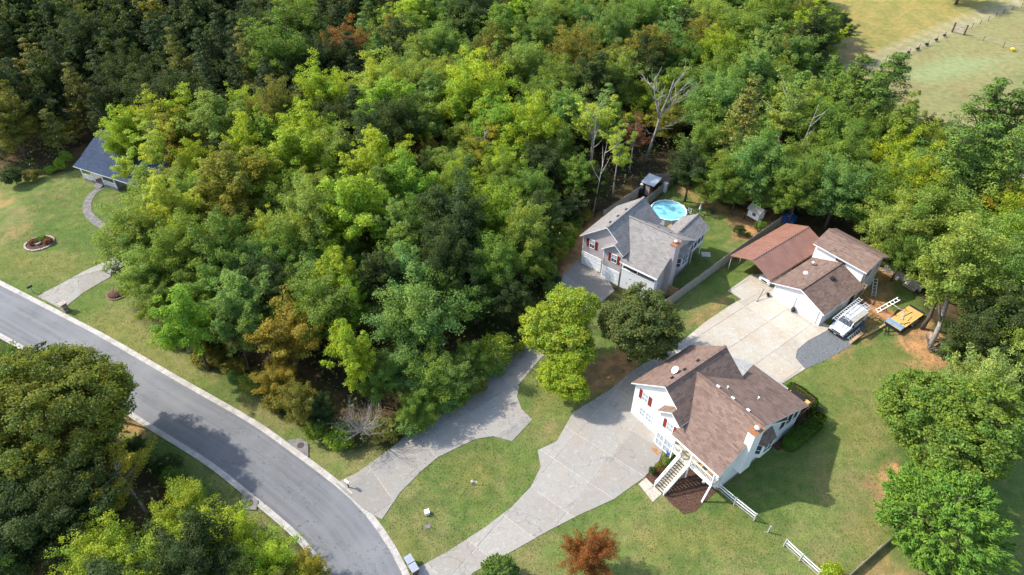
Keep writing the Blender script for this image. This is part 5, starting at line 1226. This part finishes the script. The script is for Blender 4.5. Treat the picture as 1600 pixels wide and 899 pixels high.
# trees one can tell apart in the wood, by the place of their crowns
T = '''196 218 36 YG round;232 200 38 YG round;200 268 24 LYG sparse;293 187 41 YG round;345 250 32 DG round;312 258 36 YG round;385 178 34 YG round;390 235 32 YG tall;235 300 32 LG round;275 300 34 LG round;425 185 30 Y round;
415 220 35 YG round;470 40 45 G big;430 85 48 G round;508 150 48 YG big;590 140 50 LYG big;660 140 48 LG big;690 85 42 BG big;745 150 60 YG big;770 85 35 OL round;745 30 45 DG big;655 30 40 G round;
480 215 48 YG big;530 245 45 LG big;615 265 32 BR round;675 265 28 LG round;780 285 42 G big;370 225 30 YG round;213 370 50 LG big;228 430 38 LG round;250 340 45 LG big;290 400 55 G big;310 320 45 G big;
340 290 35 YG round;367 350 42 OL big;400 300 45 YG big;440 270 45 LG big;455 325 45 G big;400 420 42 BG round;445 400 45 G big;500 310 45 LG big;545 300 40 G big;570 345 45 G big;530 390 38 G round;
600 310 35 G tall;620 370 36 LG tall;665 360 50 G big;640 300 38 DG round;705 310 45 G big;700 420 48 DG big 13;765 345 55 YG big;770 420 50 G big 11;820 370 42 LG big 12;830 300 42 G big;850 340 34 DG round 10;
838 415 32 G round 6.5;720 290 35 YG round;293 505 40 BR tall;240 470 30 LG round;367 515 37 BG tall;340 450 40 G round;300 455 34 G round;470 630 36 OL round;425 470 42 DG round;480 460 42 G round;
540 480 34 BR tall;600 450 38 DG tall;665 588 54 G big 6.5;648 640 32 G dome 5;703 588 42 BG big 5.5;735 560 30 G dome 5;745 470 38 DG round 8;800 470 34 DG round 8;500 645 28 DG dome;590 600 30 G dome 7;
850 40 45 LG big;900 90 46 OL big;822 110 45 LG big;872 140 45 G big;950 60 45 BG big;1000 40 45 G big;1035 75 38 BG round;962 130 46 LG big;1065 100 40 G big;1115 165 50 BG big;1100 230 45 G big;
1150 60 45 G big;1100 35 40 LG big;1200 40 50 G big;1268 72 36 DG round;1185 120 45 LG big;1160 200 40 OL pine;1180 260 50 BG big;1292 205 46 G big;1330 155 40 P pine;1382 150 42 P pine;1360 170 36 P pine;
1300 255 50 G big;1250 285 45 G big;1215 315 24 LG dome;1248 302 34 G round;1312 298 46 BG big;1400 368 26 LG round;1340 225 44 G big;1395 250 42 YG big;1425 295 52 YG big;1380 315 45 G big;1402 355 48 LG big;
1450 340 50 G big;1515 265 48 P pine;1480 275 40 P pine;1530 200 46 P pine;1570 205 42 P pine;1545 285 42 P pine;1590 250 42 P pine;1555 335 42 YG round;1500 360 50 LG big;1545 400 55 G big;1590 430 50 BG big;
1570 380 40 YG round;1415 395 30 G round;1555 500 55 DG big;1595 540 48 G big;1515 545 40 DG round;1600 480 50 G big;1575 590 34 DG round;1440 265 24 YG round;1125 282 36 G big 10;1080 265 34 DG round;1152 300 24 G round 7;
1060 150 40 G big;930 290 26 DG round 7;885 335 22 DG dome 4.5;868 385 20 G dome 4;905 275 34 G round 9;870 230 40 LG big;880 180 44 LG big;
15 760 66 DG huge;120 705 56 OL big;120 790 62 DG big;40 830 60 DG big;292 803 46 XG big;348 845 50 YG big;165 868 52 XG big;240 880 52 XG big;425 885 44 YG big;485 895 30 Y round;370 900 48 LG big;
300 860 45 LG big;165 615 38 OL round;212 705 18 DG dome 3'''
PLACE = lambda x, y: ('bottom left wood' if (x < 520 and y > 550 and not (x > 380 and y < 700)) else
    'left half of central wood' if x < 480 and y > 160 else 'right half of central wood' if x < 860 and y > 160 else
    'far top left wood' if x < 560 else 'far top centre wood' if x < 1040 and y < 180 else 'wood behind the grey house' if x < 1080 else
    'wood behind the carport' if x < 1260 and y > 130 else 'wood beside the golden field' if y < 130 and x < 1400 else 'wood below the pasture' if y < 320 else 'wood right of the trailer')
t = plant('round', 1493, -60, 30, 'G', 'broadleaf_tree', 'pale-trunked tree at the top edge of the golden field', 'tree', hgt=12, ground=(1493, 7))
GEN = {}
def gen(kind, ck, x, y):
    c = COLR[ck][1]; k = {'pine': 'pine', 'shrub': 'bush'}.get(kind, 'tree'); f = FORM[kind] if k == 'tree' else 'leafy' if k == 'bush' else 'bushy'
    key = (f, c, k, PLACE(x, y)); GEN.setdefault(key, [])
    return key, (x, y), {'pine': 'pine_tree', 'shrub': 'bush'}.get(kind, 'broadleaf_tree'), k if k != 'pine' else 'pine tree'
ORD = ['leftmost', 'second', 'third', 'fourth', 'fifth', 'sixth', 'seventh', 'eighth', 'ninth', 'tenth']
def name_all():
    """every tree of a look in a stretch of wood gets its own label: which band of the stretch, then its rank from the left"""
    def give(L, desc, where):
        L.sort(key=lambda e: e[1][0]); n = len(L)
        for i, (t, _) in enumerate(L):
            if n == 1: t['label'] = f'only {desc} in the {where}'
            else:
                t['label'] = f'leftmost {desc}, {where}' if i == 0 else f'rightmost {desc}, {where}' if i == n-1 else f'{ORD[i]} {desc} from left, {where}'
    for (f, c, k, pl), L in GEN.items():
        if not L: continue
        desc = f'{f} {c} {k}'; g = f'{c} {f} {k}s, {pl}'.replace('bushs', 'bushes')
        for t, _ in L: t['group'] = g
        if len(L) <= 6: give(L, desc, pl); continue
        L.sort(key=lambda e: e[1][1]); nb = -(-len(L)//8); bands = {2: ['upper', 'lower'], 3: ['upper', 'middle', 'lower'], 4: ['top', 'upper', 'lower', 'bottom']}.get(nb)
        if not bands: bands = ['top', 'second', 'third', 'fourth', 'fifth', 'sixth', 'seventh', 'eighth'][:nb] if nb > 1 else ['']
        for b in range(nb):
            S_ = L[len(L)*b//nb:len(L)*(b+1)//nb]; give(S_, desc, (bands[b]+' row, ' if bands[b] else '')+pl)
for e in T.replace('\n', '').split(';'):
    x, y, r, ck, kd, *h_ = e.split(); x, y, r = float(x), float(y), float(r); lb, gp, nm, ct = gen(kd, ck, x, y)
    hh = float(h_[0]) if h_ else None if y > 60 else 15
    GEN[lb].append((plant(kd, x, y, r, ck, nm, None, ct, None, hgt=hh), gp))
# the rest of the wood, filled in around them
def proj(x, y, z=0.):
    f = y*math.cos(TH)-(z-H)*math.sin(TH); u = y*math.sin(TH)+(z-H)*math.cos(TH); return 800+F*x/f, 449.5-F*u/f
WOOD = [GP([(-420,250),(-60,283),(60,275),(105,265),(120,228),(220,235),(250,300),(225,400),(215,470),(262,535),(340,582),(405,622),(475,672),(550,704),(640,682),(700,648),(760,608),(815,540),(848,490),(865,440),(880,385),(910,345),(945,322),(1006,280),(1056,268),(1090,295),(1145,322),(1200,318),(1245,330),(1300,345),(1385,395),(1440,425),(1500,470),(1500,560),(1560,600),(1640,620),(1900,640),(2100,500),(1640,335),(1530,300),(1430,250),(1340,195),(1285,125),(1300,60),(1262,-60),(-500,-70)]),
        GP([(-300,560),(60,560),(180,660),(220,700),(300,760),(380,830),(440,890),(480,960),(480,1150),(-300,1150)])]
KEEP = [(1015,150,26,103),(1030,115,16,103),(1003,110,12,103),(1012,205,12,103),(925,250,10,97),(215,658,14),(262,690,14),(300,716,14),(340,755,12),(380,790,12),(230,690,24),(278,728,22),(322,768,18),(420,830,10),(565,652,30),(1185,330,14),(1238,335,8),(1415,495,28),(1425,445,16),(1395,430,12),(1200,380,20),(1240,365,20),(1330,375,20),(1290,365,15),(1375,405,10),(1017,282,10),(1040,280,14),(1060,300,18),(1090,310,14),(1130,335,14),(985,300,14),(150,240,20),(135,255,14),(150,290,14),(40,300,12),(100,290,12),(1160,345,12),(940,335,6),(960,320,6),(890,400,12),(880,440,12),(905,420,8)]
cell = 5.9; xs = np.arange(-150, 150, cell); ys = np.arange(14, 215, cell); gxx, gyy = np.meshgrid(xs, ys)
gxx = (gxx+rng.uniform(-1.7, 1.7, gxx.shape)).ravel(); gyy = (gyy+rng.uniform(-1.7, 1.7, gyy.shape)).ravel()
ins = np.maximum(sdf(gxx, gyy, WOOD[0]), sdf(gxx, gyy, WOOD[1])); cnt = 0; FILL = []
OPEN_ = [GP(DRIVE_B), [FB.W(*p) for p in ((-3, -1), (13, -1), (13, 16), (-3, 12))], [FB.W(*p) for p in ((-4.5, 18), (0, 18), (0, 27), (-4.5, 27))], GP([(0,290),(200,330),(200,460),(0,440)]), [U[k] for k in range(0, len(U), 6)]+[ROAD_LO[k] for k in range(len(U)-1, -1, -6)]]
TT = np.arange(1.5, 15, 1.0)
for x, y, s_ in zip(gxx, gyy, ins):
    if s_ < .5: continue
    px, py = proj(x, y, 9); 
    if not (-60 < px < 1660 and -55 < py < 950): continue
    near = min(((x-a)**2+(y-b)**2)**.5/max(2.2, r) for a, b, r in PLACED)
    Rm = float(rng.uniform(2.7, 4.6)) * (1 if s_ > 4 else .62)
    if near < (.78 if y < 120 else .9): continue
    if y > 125: Rm = float(rng.uniform(3.4, 5.0))
    dark = px < 420 and py < 170; tl = rng.random()
    if px < 560 and py < 200: ck = ('DP', 'DG', 'DP', 'DP', 'OL', 'DG', 'DP')[int(rng.integers(7))]; kd = 'pine' if tl < .3 else 'big'  # top left wood: DP crowns carry painted-in cloud shade
    elif py > 550 and px < 500: ck = ('DG', 'DG', 'G', 'OL')[int(rng.integers(4))]; kd = 'round'
    elif py < 160: ck = ('G', 'LG', 'BG', 'OL', 'G', 'DG', 'YG', 'BG')[int(rng.integers(8))]; kd = ('big', 'round', 'big', 'pine', 'tall')[int(rng.integers(5))]
    elif px > 1240: ck = ('G', 'LG', 'BG', 'LG', 'YG', 'LYG', 'G')[int(rng.integers(7))]; kd = ('big', 'round', 'tall', 'dome')[int(rng.integers(4))]
    elif px < 560 and py < 350: ck = ('YG', 'LG', 'LYG', 'YG', 'G', 'YO')[int(rng.integers(6))]; kd = ('round', 'tall', 'big')[int(rng.integers(3))]
    else: ck = ('G', 'G', 'LG', 'DG', 'BG', 'YG', 'BR')[int(rng.integers(7))]; kd = ('round', 'tall', 'round', 'dome')[int(rng.integers(4))]
    if ck == 'P': kd = 'pine'
    if kd == 'pine' and ck in ('YG', 'LG', 'BR'): ck = 'P'
    V_ = TV[kd]; v = V_[int(rng.integers(len(V_)))]; h = v[3]/v[2]*Rm*float(rng.uniform(.72, 1.15)) if kd != 'pine' else float(rng.uniform(11, 15))
    if kd == 'pine': Rm = min(Rm, 3.2)
    h = min(h, 15 if s_ > 4 else 8)
    if px < 420 and py < 200: h = min(17, h*1.15)
    bad = False; lx, ly = x+TT*.966, y-TT*.26; hit = np.min(np.where(np.max([sdf(lx, ly, o_) for o_ in OPEN_], axis=0) > 0, TT, 99.))
    if hit < 90 and x > -70: h = min(h, 1.2+hit*.92)
    if h < 4.6: continue
    if kd == 'pine' and h < 9: kd = 'tall'; v = TV['tall'][int(rng.integers(4))]; ck = 'G'
    Rm = min(Rm, h*.42)
    for zf in (.25, .5, .8):
        cx_, cy_ = proj(x, y, h*zf); rp = Rm*F/math.hypot(y, H-h*zf, x)*(1.0 if zf < .8 else .75)
        for a_, b_, c_, *y_ in KEEP:
            if y_ and y > y_[0]: continue
            if math.hypot(cx_-a_, cy_-b_) < rp+c_: bad = True
    if bad: continue
    nm = 'pine_tree' if kd == 'pine' else 'broadleaf_tree'; ct = 'pine tree' if kd == 'pine' else 'tree'; FILL.append((Rm/math.hypot(y, H, x), v, float(x), float(y), Rm, h, ck, nm, ct, kd, px, py)); PLACED.append((float(x), float(y), Rm)); cnt += 1
HANDN = sum(1 for o in col.objects if o.name.startswith('broadleaf_tree'))
FILL.sort(key=lambda e: -e[0]); bl = [e for e in FILL if e[7] == 'broadleaf_tree']; FAR = bl[max(0, 292-HANDN):]; far_id = {id(e) for e in FAR}
for e in FILL:
    if id(e) in far_id: continue
    key, gp, nm, ct = gen(e[9], e[6], e[10], e[11]); GEN[key].append((plant_at(e[1], e[2], e[3], e[4], e[5], e[6], nm, None, ct), gp))
def far_wood(L):
    srcs = []
    for i in range(5):
        me, P = crown('crown_far', 4.6, 14, 2.2, 300, 7000, .31, lob=.46, clr=(.1, .2), lobes=9, branchy=True, mat='leaf_far'); tk = trunk('trunk_far', 14, .25, P, 2, 'bark', 12)
        bm = bmesh.new(); bm.from_mesh(me); n0 = len(bm.faces); bm.from_mesh(tk); bm.faces.ensure_lookup_table()
        for f in bm.faces[n0:]: f.material_index = 1
        bm.to_mesh(me); bm.free(); me.materials.append(M['bark']); srcs.append(bpy.data.objects.new('crown_far', me))
    me = bpy.data.meshes.new('far_trees'); me.from_pydata([(e[2], e[3], 0) for e in L], [], [])
    def attr(n_, ty, vals, key='value'):
        a = me.attributes.new(n_, ty, 'POINT'); a.data.foreach_set(key, np.array(vals, np.float32 if ty != 'INT' else np.int32).ravel())
    attr('scl', 'FLOAT_VECTOR', [(e[4]/4.6, e[4]/4.6, e[5]/14) for e in L], 'vector'); attr('rot', 'FLOAT_VECTOR', [(0, 0, rng.uniform(0, 6.28)) for e in L], 'vector')
    attr('idx', 'INT', [i % 5 for i in range(len(L))])
    attr('tint', 'FLOAT_COLOR', [tuple(q*rng.uniform(.88, 1.12) for q in COLR[e[6]][0])+(1,) for e in L], 'color')
    ng = bpy.data.node_groups.new('far_wood', 'GeometryNodeTree'); ng.interface.new_socket('Geometry', in_out='INPUT', socket_type='NodeSocketGeometry'); ng.interface.new_socket('Geometry', in_out='OUTPUT', socket_type='NodeSocketGeometry')
    gi = ng.nodes.new('NodeGroupInput'); gq = ng.nodes.new('NodeGroupOutput'); join = ng.nodes.new('GeometryNodeJoinGeometry')
    def named(n_, ty): a = ng.nodes.new('GeometryNodeInputNamedAttribute'); a.data_type = ty; a.inputs[0].default_value = n_; return [o for o in a.outputs if o.enabled and o.name == 'Attribute'][0]
    sc_, ro_, ix = named('scl', 'FLOAT_VECTOR'), named('rot', 'FLOAT_VECTOR'), named('idx', 'INT')
    for i, so_ in enumerate(srcs):
        oi = ng.nodes.new('GeometryNodeObjectInfo'); oi.inputs[0].default_value = so_
        cp = ng.nodes.new('FunctionNodeCompare'); cp.data_type = 'INT'; cp.operation = 'EQUAL'; ng.links.new(ix, cp.inputs[2]); cp.inputs[3].default_value = i
        ip = ng.nodes.new('GeometryNodeInstanceOnPoints'); ng.links.new(gi.outputs[0], ip.inputs['Points']); ng.links.new(cp.outputs[0], ip.inputs['Selection'])
        ng.links.new([o for o in oi.outputs if o.name == 'Geometry'][0], ip.inputs['Instance']); ng.links.new(ro_, ip.inputs['Rotation']); ng.links.new(sc_, ip.inputs['Scale'])
        ng.links.new(ip.outputs[0], join.inputs[0])
    ng.links.new(join.outputs[0], gq.inputs[0])
    o = put('far_wood', me); md = o.modifiers.new('trees', 'NODES'); md.node_group = ng
    tag(o, 'mass of distant mixed green trees filling the far wood along the top', 'wood', kind='stuff')
if FAR: far_wood(FAR)
# bushes along the foot of the wood
EDGE = [[(270,540),(345,585),(410,625),(480,672)],[(500,700),(560,706),(620,690),(690,655),(750,612),(800,560),(835,510)],[(1060,290),(1100,305),(1150,322),(1210,325),(1250,338)],[(212,708),(250,745),(295,795)],[(855,470),(880,400),(905,350)],[(1385,400),(1430,430),(1480,470)],[(560,690),(640,670),(710,630),(770,580)],[(30,290),(80,275),(110,262)],[(1500,560),(1560,590),(1620,605)]]
for e in EDGE:
    for v in resample(GP(e), 2.0):
        s_ = sdf(np.array([v.x]), np.array([v.y]), WOOD[0])[0]; x, y = v.x+float(rng.uniform(-.8, .8)), v.y+float(rng.uniform(.2, 1.6))
        px, py = proj(x, y, 1)
        if 535 < px < 600: continue
        ck = ('G', 'DG', 'BR', 'OL', 'BG', 'LG')[int(rng.integers(6))]; lb, gp, nm, ct = gen('shrub', ck, px, py)
        GEN[lb].append((plant_at(TV['shrub'][int(rng.integers(4))], x, y, float(rng.uniform(.9, 1.9)), float(rng.uniform(1.3, 3.2)), ck, nm, None, ct), gp))
name_all()
# undergrowth on the forest floor: nobody could count it
n = 150000; x = rng.uniform(-135, 125, n); y = rng.uniform(22, 150, n); k = fbm(x, y, .35, 12); s1 = np.maximum(sdf(x, y, WOOD[0]), sdf(x, y, WOOD[1]))
ok = (s1 > -.4) & (k > .42) & (rng.random(n) < .95); x, y, k = x[ok], y[ok], k[ok]; n = len(x)
P_ = np.stack([x, y, np.abs(rng.normal(size=n))*(k-.36)*8+.05], 1)
me = leaf_mesh('undergrowth', P_, rng.normal(size=(n, 3))*.5+np.array([0, 0, .7]), .2*rng.uniform(.6, 1.4, n), 'leaf', (rng.random(n), fbm(x, y, .8, 3)))
o = put('undergrowth', me); o.color = (.17, .2, .06, 1); tag(o, 'low leafy undergrowth covering the forest floor between the trunks', 'undergrowth', kind='stuff')
# grass tufts and fallen leaves
def scatter(name, label, n, sz, colr, seed, litter=False):
    x = rng.uniform(-78, 62, n); y = rng.uniform(25, 104, n); ok = np.abs(x) < 6+y*.95; x, y = x[ok], y[ok]
    sL = np.max([sdf(x, y, L) for L in LAWNS], axis=0); hard = np.max([sdf(x, y, GP(p)) for p in (DRIVE_B, LOW_A, UP_A)], axis=0)
    rd = np.maximum(sdf(x, y, [U[k]+N[k]*.6 for k in range(0, len(U), 3)]+[ROAD_LO[k]-N[k]*.6 for k in range(len(U)-1, -1, -3)]), -1)
    k = fbm(x, y, .5, seed)
    ok = (sL > (-1.2 if litter else -.1)) & (hard < (9 if litter else .03)) & (rd < (9 if litter else 0)) & ((k > .56) if litter else (k > .3))
    if litter: ok &= (sL < 5) | (rng.random(len(x)) < .1)
    x, y, k = x[ok], y[ok], k[ok]; m = len(x)
    z = np.full(m, .075 if litter else .03)+rng.random(m)*.02
    N_ = rng.normal(size=(m, 3))*(.25 if litter else .9)+np.array([0, 0, 1.])
    me = leaf_mesh(name, np.stack([x, y, z], 1), N_, sz*rng.uniform(.6, 1.4, m), 'leaf', (rng.random(m), fbm(x, y, .3, seed+3))); o = put(name, me); o.color = colr; tag(o, label, 'grass' if not litter else 'leaves', kind='stuff')
scatter('grass_tufts', 'short tufts of grass all over the lawns', 230000, .055, (.15, .185, .055, 1), 31)
scatter('fallen_leaves', 'brown fallen leaves strewn on the lawn edges', 60000, .05, (.2, .13, .06, 1), 41, True)
# dead trees
def bare(name, label, base, top, branches, r0, mat='bark_grey', seed=1, spread=1.0, depth=3, cat='dead tree'):
    rg = random.Random(seed); t = thing(name, label, cat, base); m = MB()
    pts = [Vector((0, 0, -.2))]; T_ = Vector(top)
    for k in range(1, 6): f = k/5; pts.append(T_*f+Vector((rg.uniform(-.2, .2), rg.uniform(-.2, .2), 0)))
    m.tube(pts, [r0*(1-.8*k/5) for k in range(6)], 8); m.build('trunk', mat, t, smooth=True)
    def grow(m, a, d, L, r, dep):
        p = [a]; dd = d.normalized()
        for k in range(4): dd = (dd+Vector((rg.uniform(-.3, .3), rg.uniform(-.3, .3), rg.uniform(-.12, .28)))*.6).normalized(); p.append(p[-1]+dd*L/4)
        m.tube(p, [r, r*.75, r*.55, r*.4, r*.2], 5)
        if dep > 0:
            for k in range(1, 5):
                for _ in range(1 if dep > 1 else 2): grow(m, p[k], dd+Vector((rg.uniform(-1, 1), rg.uniform(-1, 1), rg.uniform(-.2, .6)))*.9, L*rg.uniform(.35, .6), r*.45, dep-1)
    for (f, d, L, r) in branches:
        b = MB(); i = f*5; a = pts[int(i)].lerp(pts[min(5, int(i)+1)], i-int(i)); grow(b, a, Vector(d), L, r, depth-1); b.build('branch', mat, t, smooth=True)
    return t
bare('dead_tree', 'tall bare grey dead tree rising above the wood behind the grey house', G(1008, 255), (2.8, 1.2, 15), [(.55, (-.3, .2, 1), 6.5, .2), (.78, (-1.6, .3, .7), 4.6, .13), (.85, (.6, 0, 1.6), 4, .1), (.6, (1.5, .2, 1), 6, .14), (.7, (1.4, .3, 1), 4.5, .1), (.4, (1.2, -.3, .8), 4.2, .08), (.35, (-1, -.2, .5), 3, .06)], .3, seed=4, depth=2)
bare('dead_bush', 'bare silvery dead bush spreading at the foot of the wood near the road drain', G(568, 692), (.1, .3, 2.2), [(.6+.02*k, (math.cos(a), math.sin(a)*.9, .35+.6*(k % 3)/2), 2.5, .04) for k, a in enumerate(np.linspace(0, 6.1, 26))], .09, 'bark_pale', seed=8, depth=3, cat='dead bush')
t = thing('leaning_tree', 'thick grey leaning tree trunk with forked limbs right of the trailer', 'tree', G(1452, 545))
m = MB().tube([(0, 0, -.2), (.4, .9, 3), (.7, 2.2, 6), (1.2, 3.0, 9)], [.34, .28, .22, .12], 9); m.build('trunk', 'bark_grey', t, smooth=True)
MB().tube([(.45, 1.1, 3.4), (-.6, 1.5, 6), (-1.4, 2.1, 8.5)], [.18, .12, .05], 7).build('branch', 'bark_grey', t, smooth=True)
for i, (px, py, hh, ln) in enumerate(((921, 296, 15, (.2, 1.0)), (926, 338, 12, (1.4, 2)), (1225, 300, 15, (1.5, 1)), (776, 210, 12, (-1, .5)))):
    t = thing('bare_tree', ('straight white tree trunk standing behind the grey house, the leftmost of the pale trunks', 'leaning white tree trunk close to the grey house roof', 'white leaning trunk in the wood above the carport', 'pale bare limbs showing in the yellowing tree of the central wood')[i], 'tree', G(px, py))
    MB().tube([(0, 0, -.2), (ln[0]*.3, ln[1]*.3, hh*.35), (ln[0]*.7, ln[1]*.8, hh*.7), (ln[0], ln[1], hh)], [.095, .08, .055, .02], 7).build('trunk', 'bark_pale', t, smooth=True)
    for k in range(5): z = hh*(.5+.09*k); a = random.uniform(0, 6.28); x0, y0 = ln[0]*z/hh, ln[1]*z/hh; MB().tube([(x0, y0, z), (x0+math.cos(a)*1.2, y0+math.sin(a)*1.2, z+1.2), (x0+math.cos(a)*2, y0+math.sin(a)*2, z+2.4)], [.07, .04, .015], 5).build('branch', 'bark_pale', t)
# clipped hedge of the brown-roofed house: two runs
def hedge(label, x0, x1, y0, y1, h, n):
    c = FA.W((x0+x1)/2, (y0+y1)/2); t = thing('hedge', label, 'hedge', c, FA.a); hx, hy = (x1-x0)/2, (y1-y0)/2
    P = rng.uniform(-1, 1, (n, 3)); ax_ = rng.integers(0, 5, n); P[:, 2] = (P[:, 2]+1)/2
    P[ax_ == 0, 0] = -1; P[ax_ == 1, 0] = 1; P[ax_ == 2, 1] = -1; P[ax_ == 3, 1] = 1; P[ax_ >= 3, 2] = np.where(rng.random((ax_ >= 3).sum()) < .8, 1, P[ax_ >= 3, 2])
    rd = 1-.16*(np.abs(P[:, 0])**4*np.abs(P[:, 1])**4); C_ = np.stack([P[:, 0]*hx*rd, P[:, 1]*hy*rd, P[:, 2]*h], 1); bl = fbm(C_[:, 0]+50, C_[:, 1]+50, 1.6, 3); C_ += rng.normal(size=C_.shape)*.05; C_[:, 2] += (bl-.5)*.35*P[:, 2]
    N_ = np.stack([P[:, 0], P[:, 1], P[:, 2]*1.2], 1)+rng.normal(size=C_.shape)*.5
    me = leaf_mesh('hedge_leaves', C_, N_, .085*rng.uniform(.7, 1.3, n), 'leaf', (rng.random(n), bl)); o = put('foliage', me, t); o.color = (.075, .15, .016, 1)
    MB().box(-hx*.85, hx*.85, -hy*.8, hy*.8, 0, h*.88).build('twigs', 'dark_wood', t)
hedge('clipped bright green hedge running along the dark rear deck, the shorter of two', 8.6, 12.3, 16.1, 17.5, 1.3, 9000)
hedge('clipped bright green hedge running along the side of the house, the longer of two', 12.8, 14.3, 9.9, 16.0, 1.3, 14000)
# planting bed at the steps, beds and lawn ring plants
for i, (px, py, r, ck) in enumerate(((1020, 735, 6, 'DG'), (1030, 728, 7, 'OL'), (1041, 722, 7, 'G'), (1036, 736, 6, 'RB'), (1050, 716, 5, 'G'))):
    plant('shrub', px, py, r, ck, 'flower_shrub', ('small dark shrub at the low end of the bed beside the front steps', 'olive shrub second from the low end of the bed beside the steps', 'green shrub in the middle of the bed beside the steps', 'reddish shrub tight against the front steps', 'green shrub at the house end of the bed beside the steps')[i], 'shrub', hgt=1.0)
for i, (px, py, ck) in enumerate(((52, 377, 'RB'), (74, 376, 'RB'), (62, 373, 'G'))):
    plant('shrub', px, py, 7, ck, 'flower_shrub', ('dark red plant at the left of the stone-ringed bed', 'dark red plant at the right of the stone-ringed bed', 'green plant between two red ones in the stone-ringed bed')[i], 'shrub', hgt=.9)
sheet('bed_soil', GP([(1008,742),(1019,752),(1040,728),(1057,712),(1048,704),(1036,714),(1022,728)]), -.02, .028, 'mulch', kind='structure')
for i, (px, py) in enumerate(((1377,104),(1391,96),(1403,91),(1420,82),(1434,76),(1448,69),(1463,62),(1476,55))):
    plant('shrub', px, py, (2.6, 2, 4, 2, 2.5, 2.5, 2, 2)[i], 'DG', 'weed_tuft', ('lowest weed tuft', 'second lowest weed tuft', 'largest dark weed tuft', 'fourth lowest weed tuft', 'fifth lowest weed tuft', 'third weed tuft below the gate', 'second weed tuft below the gate', 'weed tuft nearest the gate')[i]+' along the pasture track fence', 'weed', 'weed tufts along the pasture fence', hgt=.8)

print("TREES", cnt, len(PLACED))
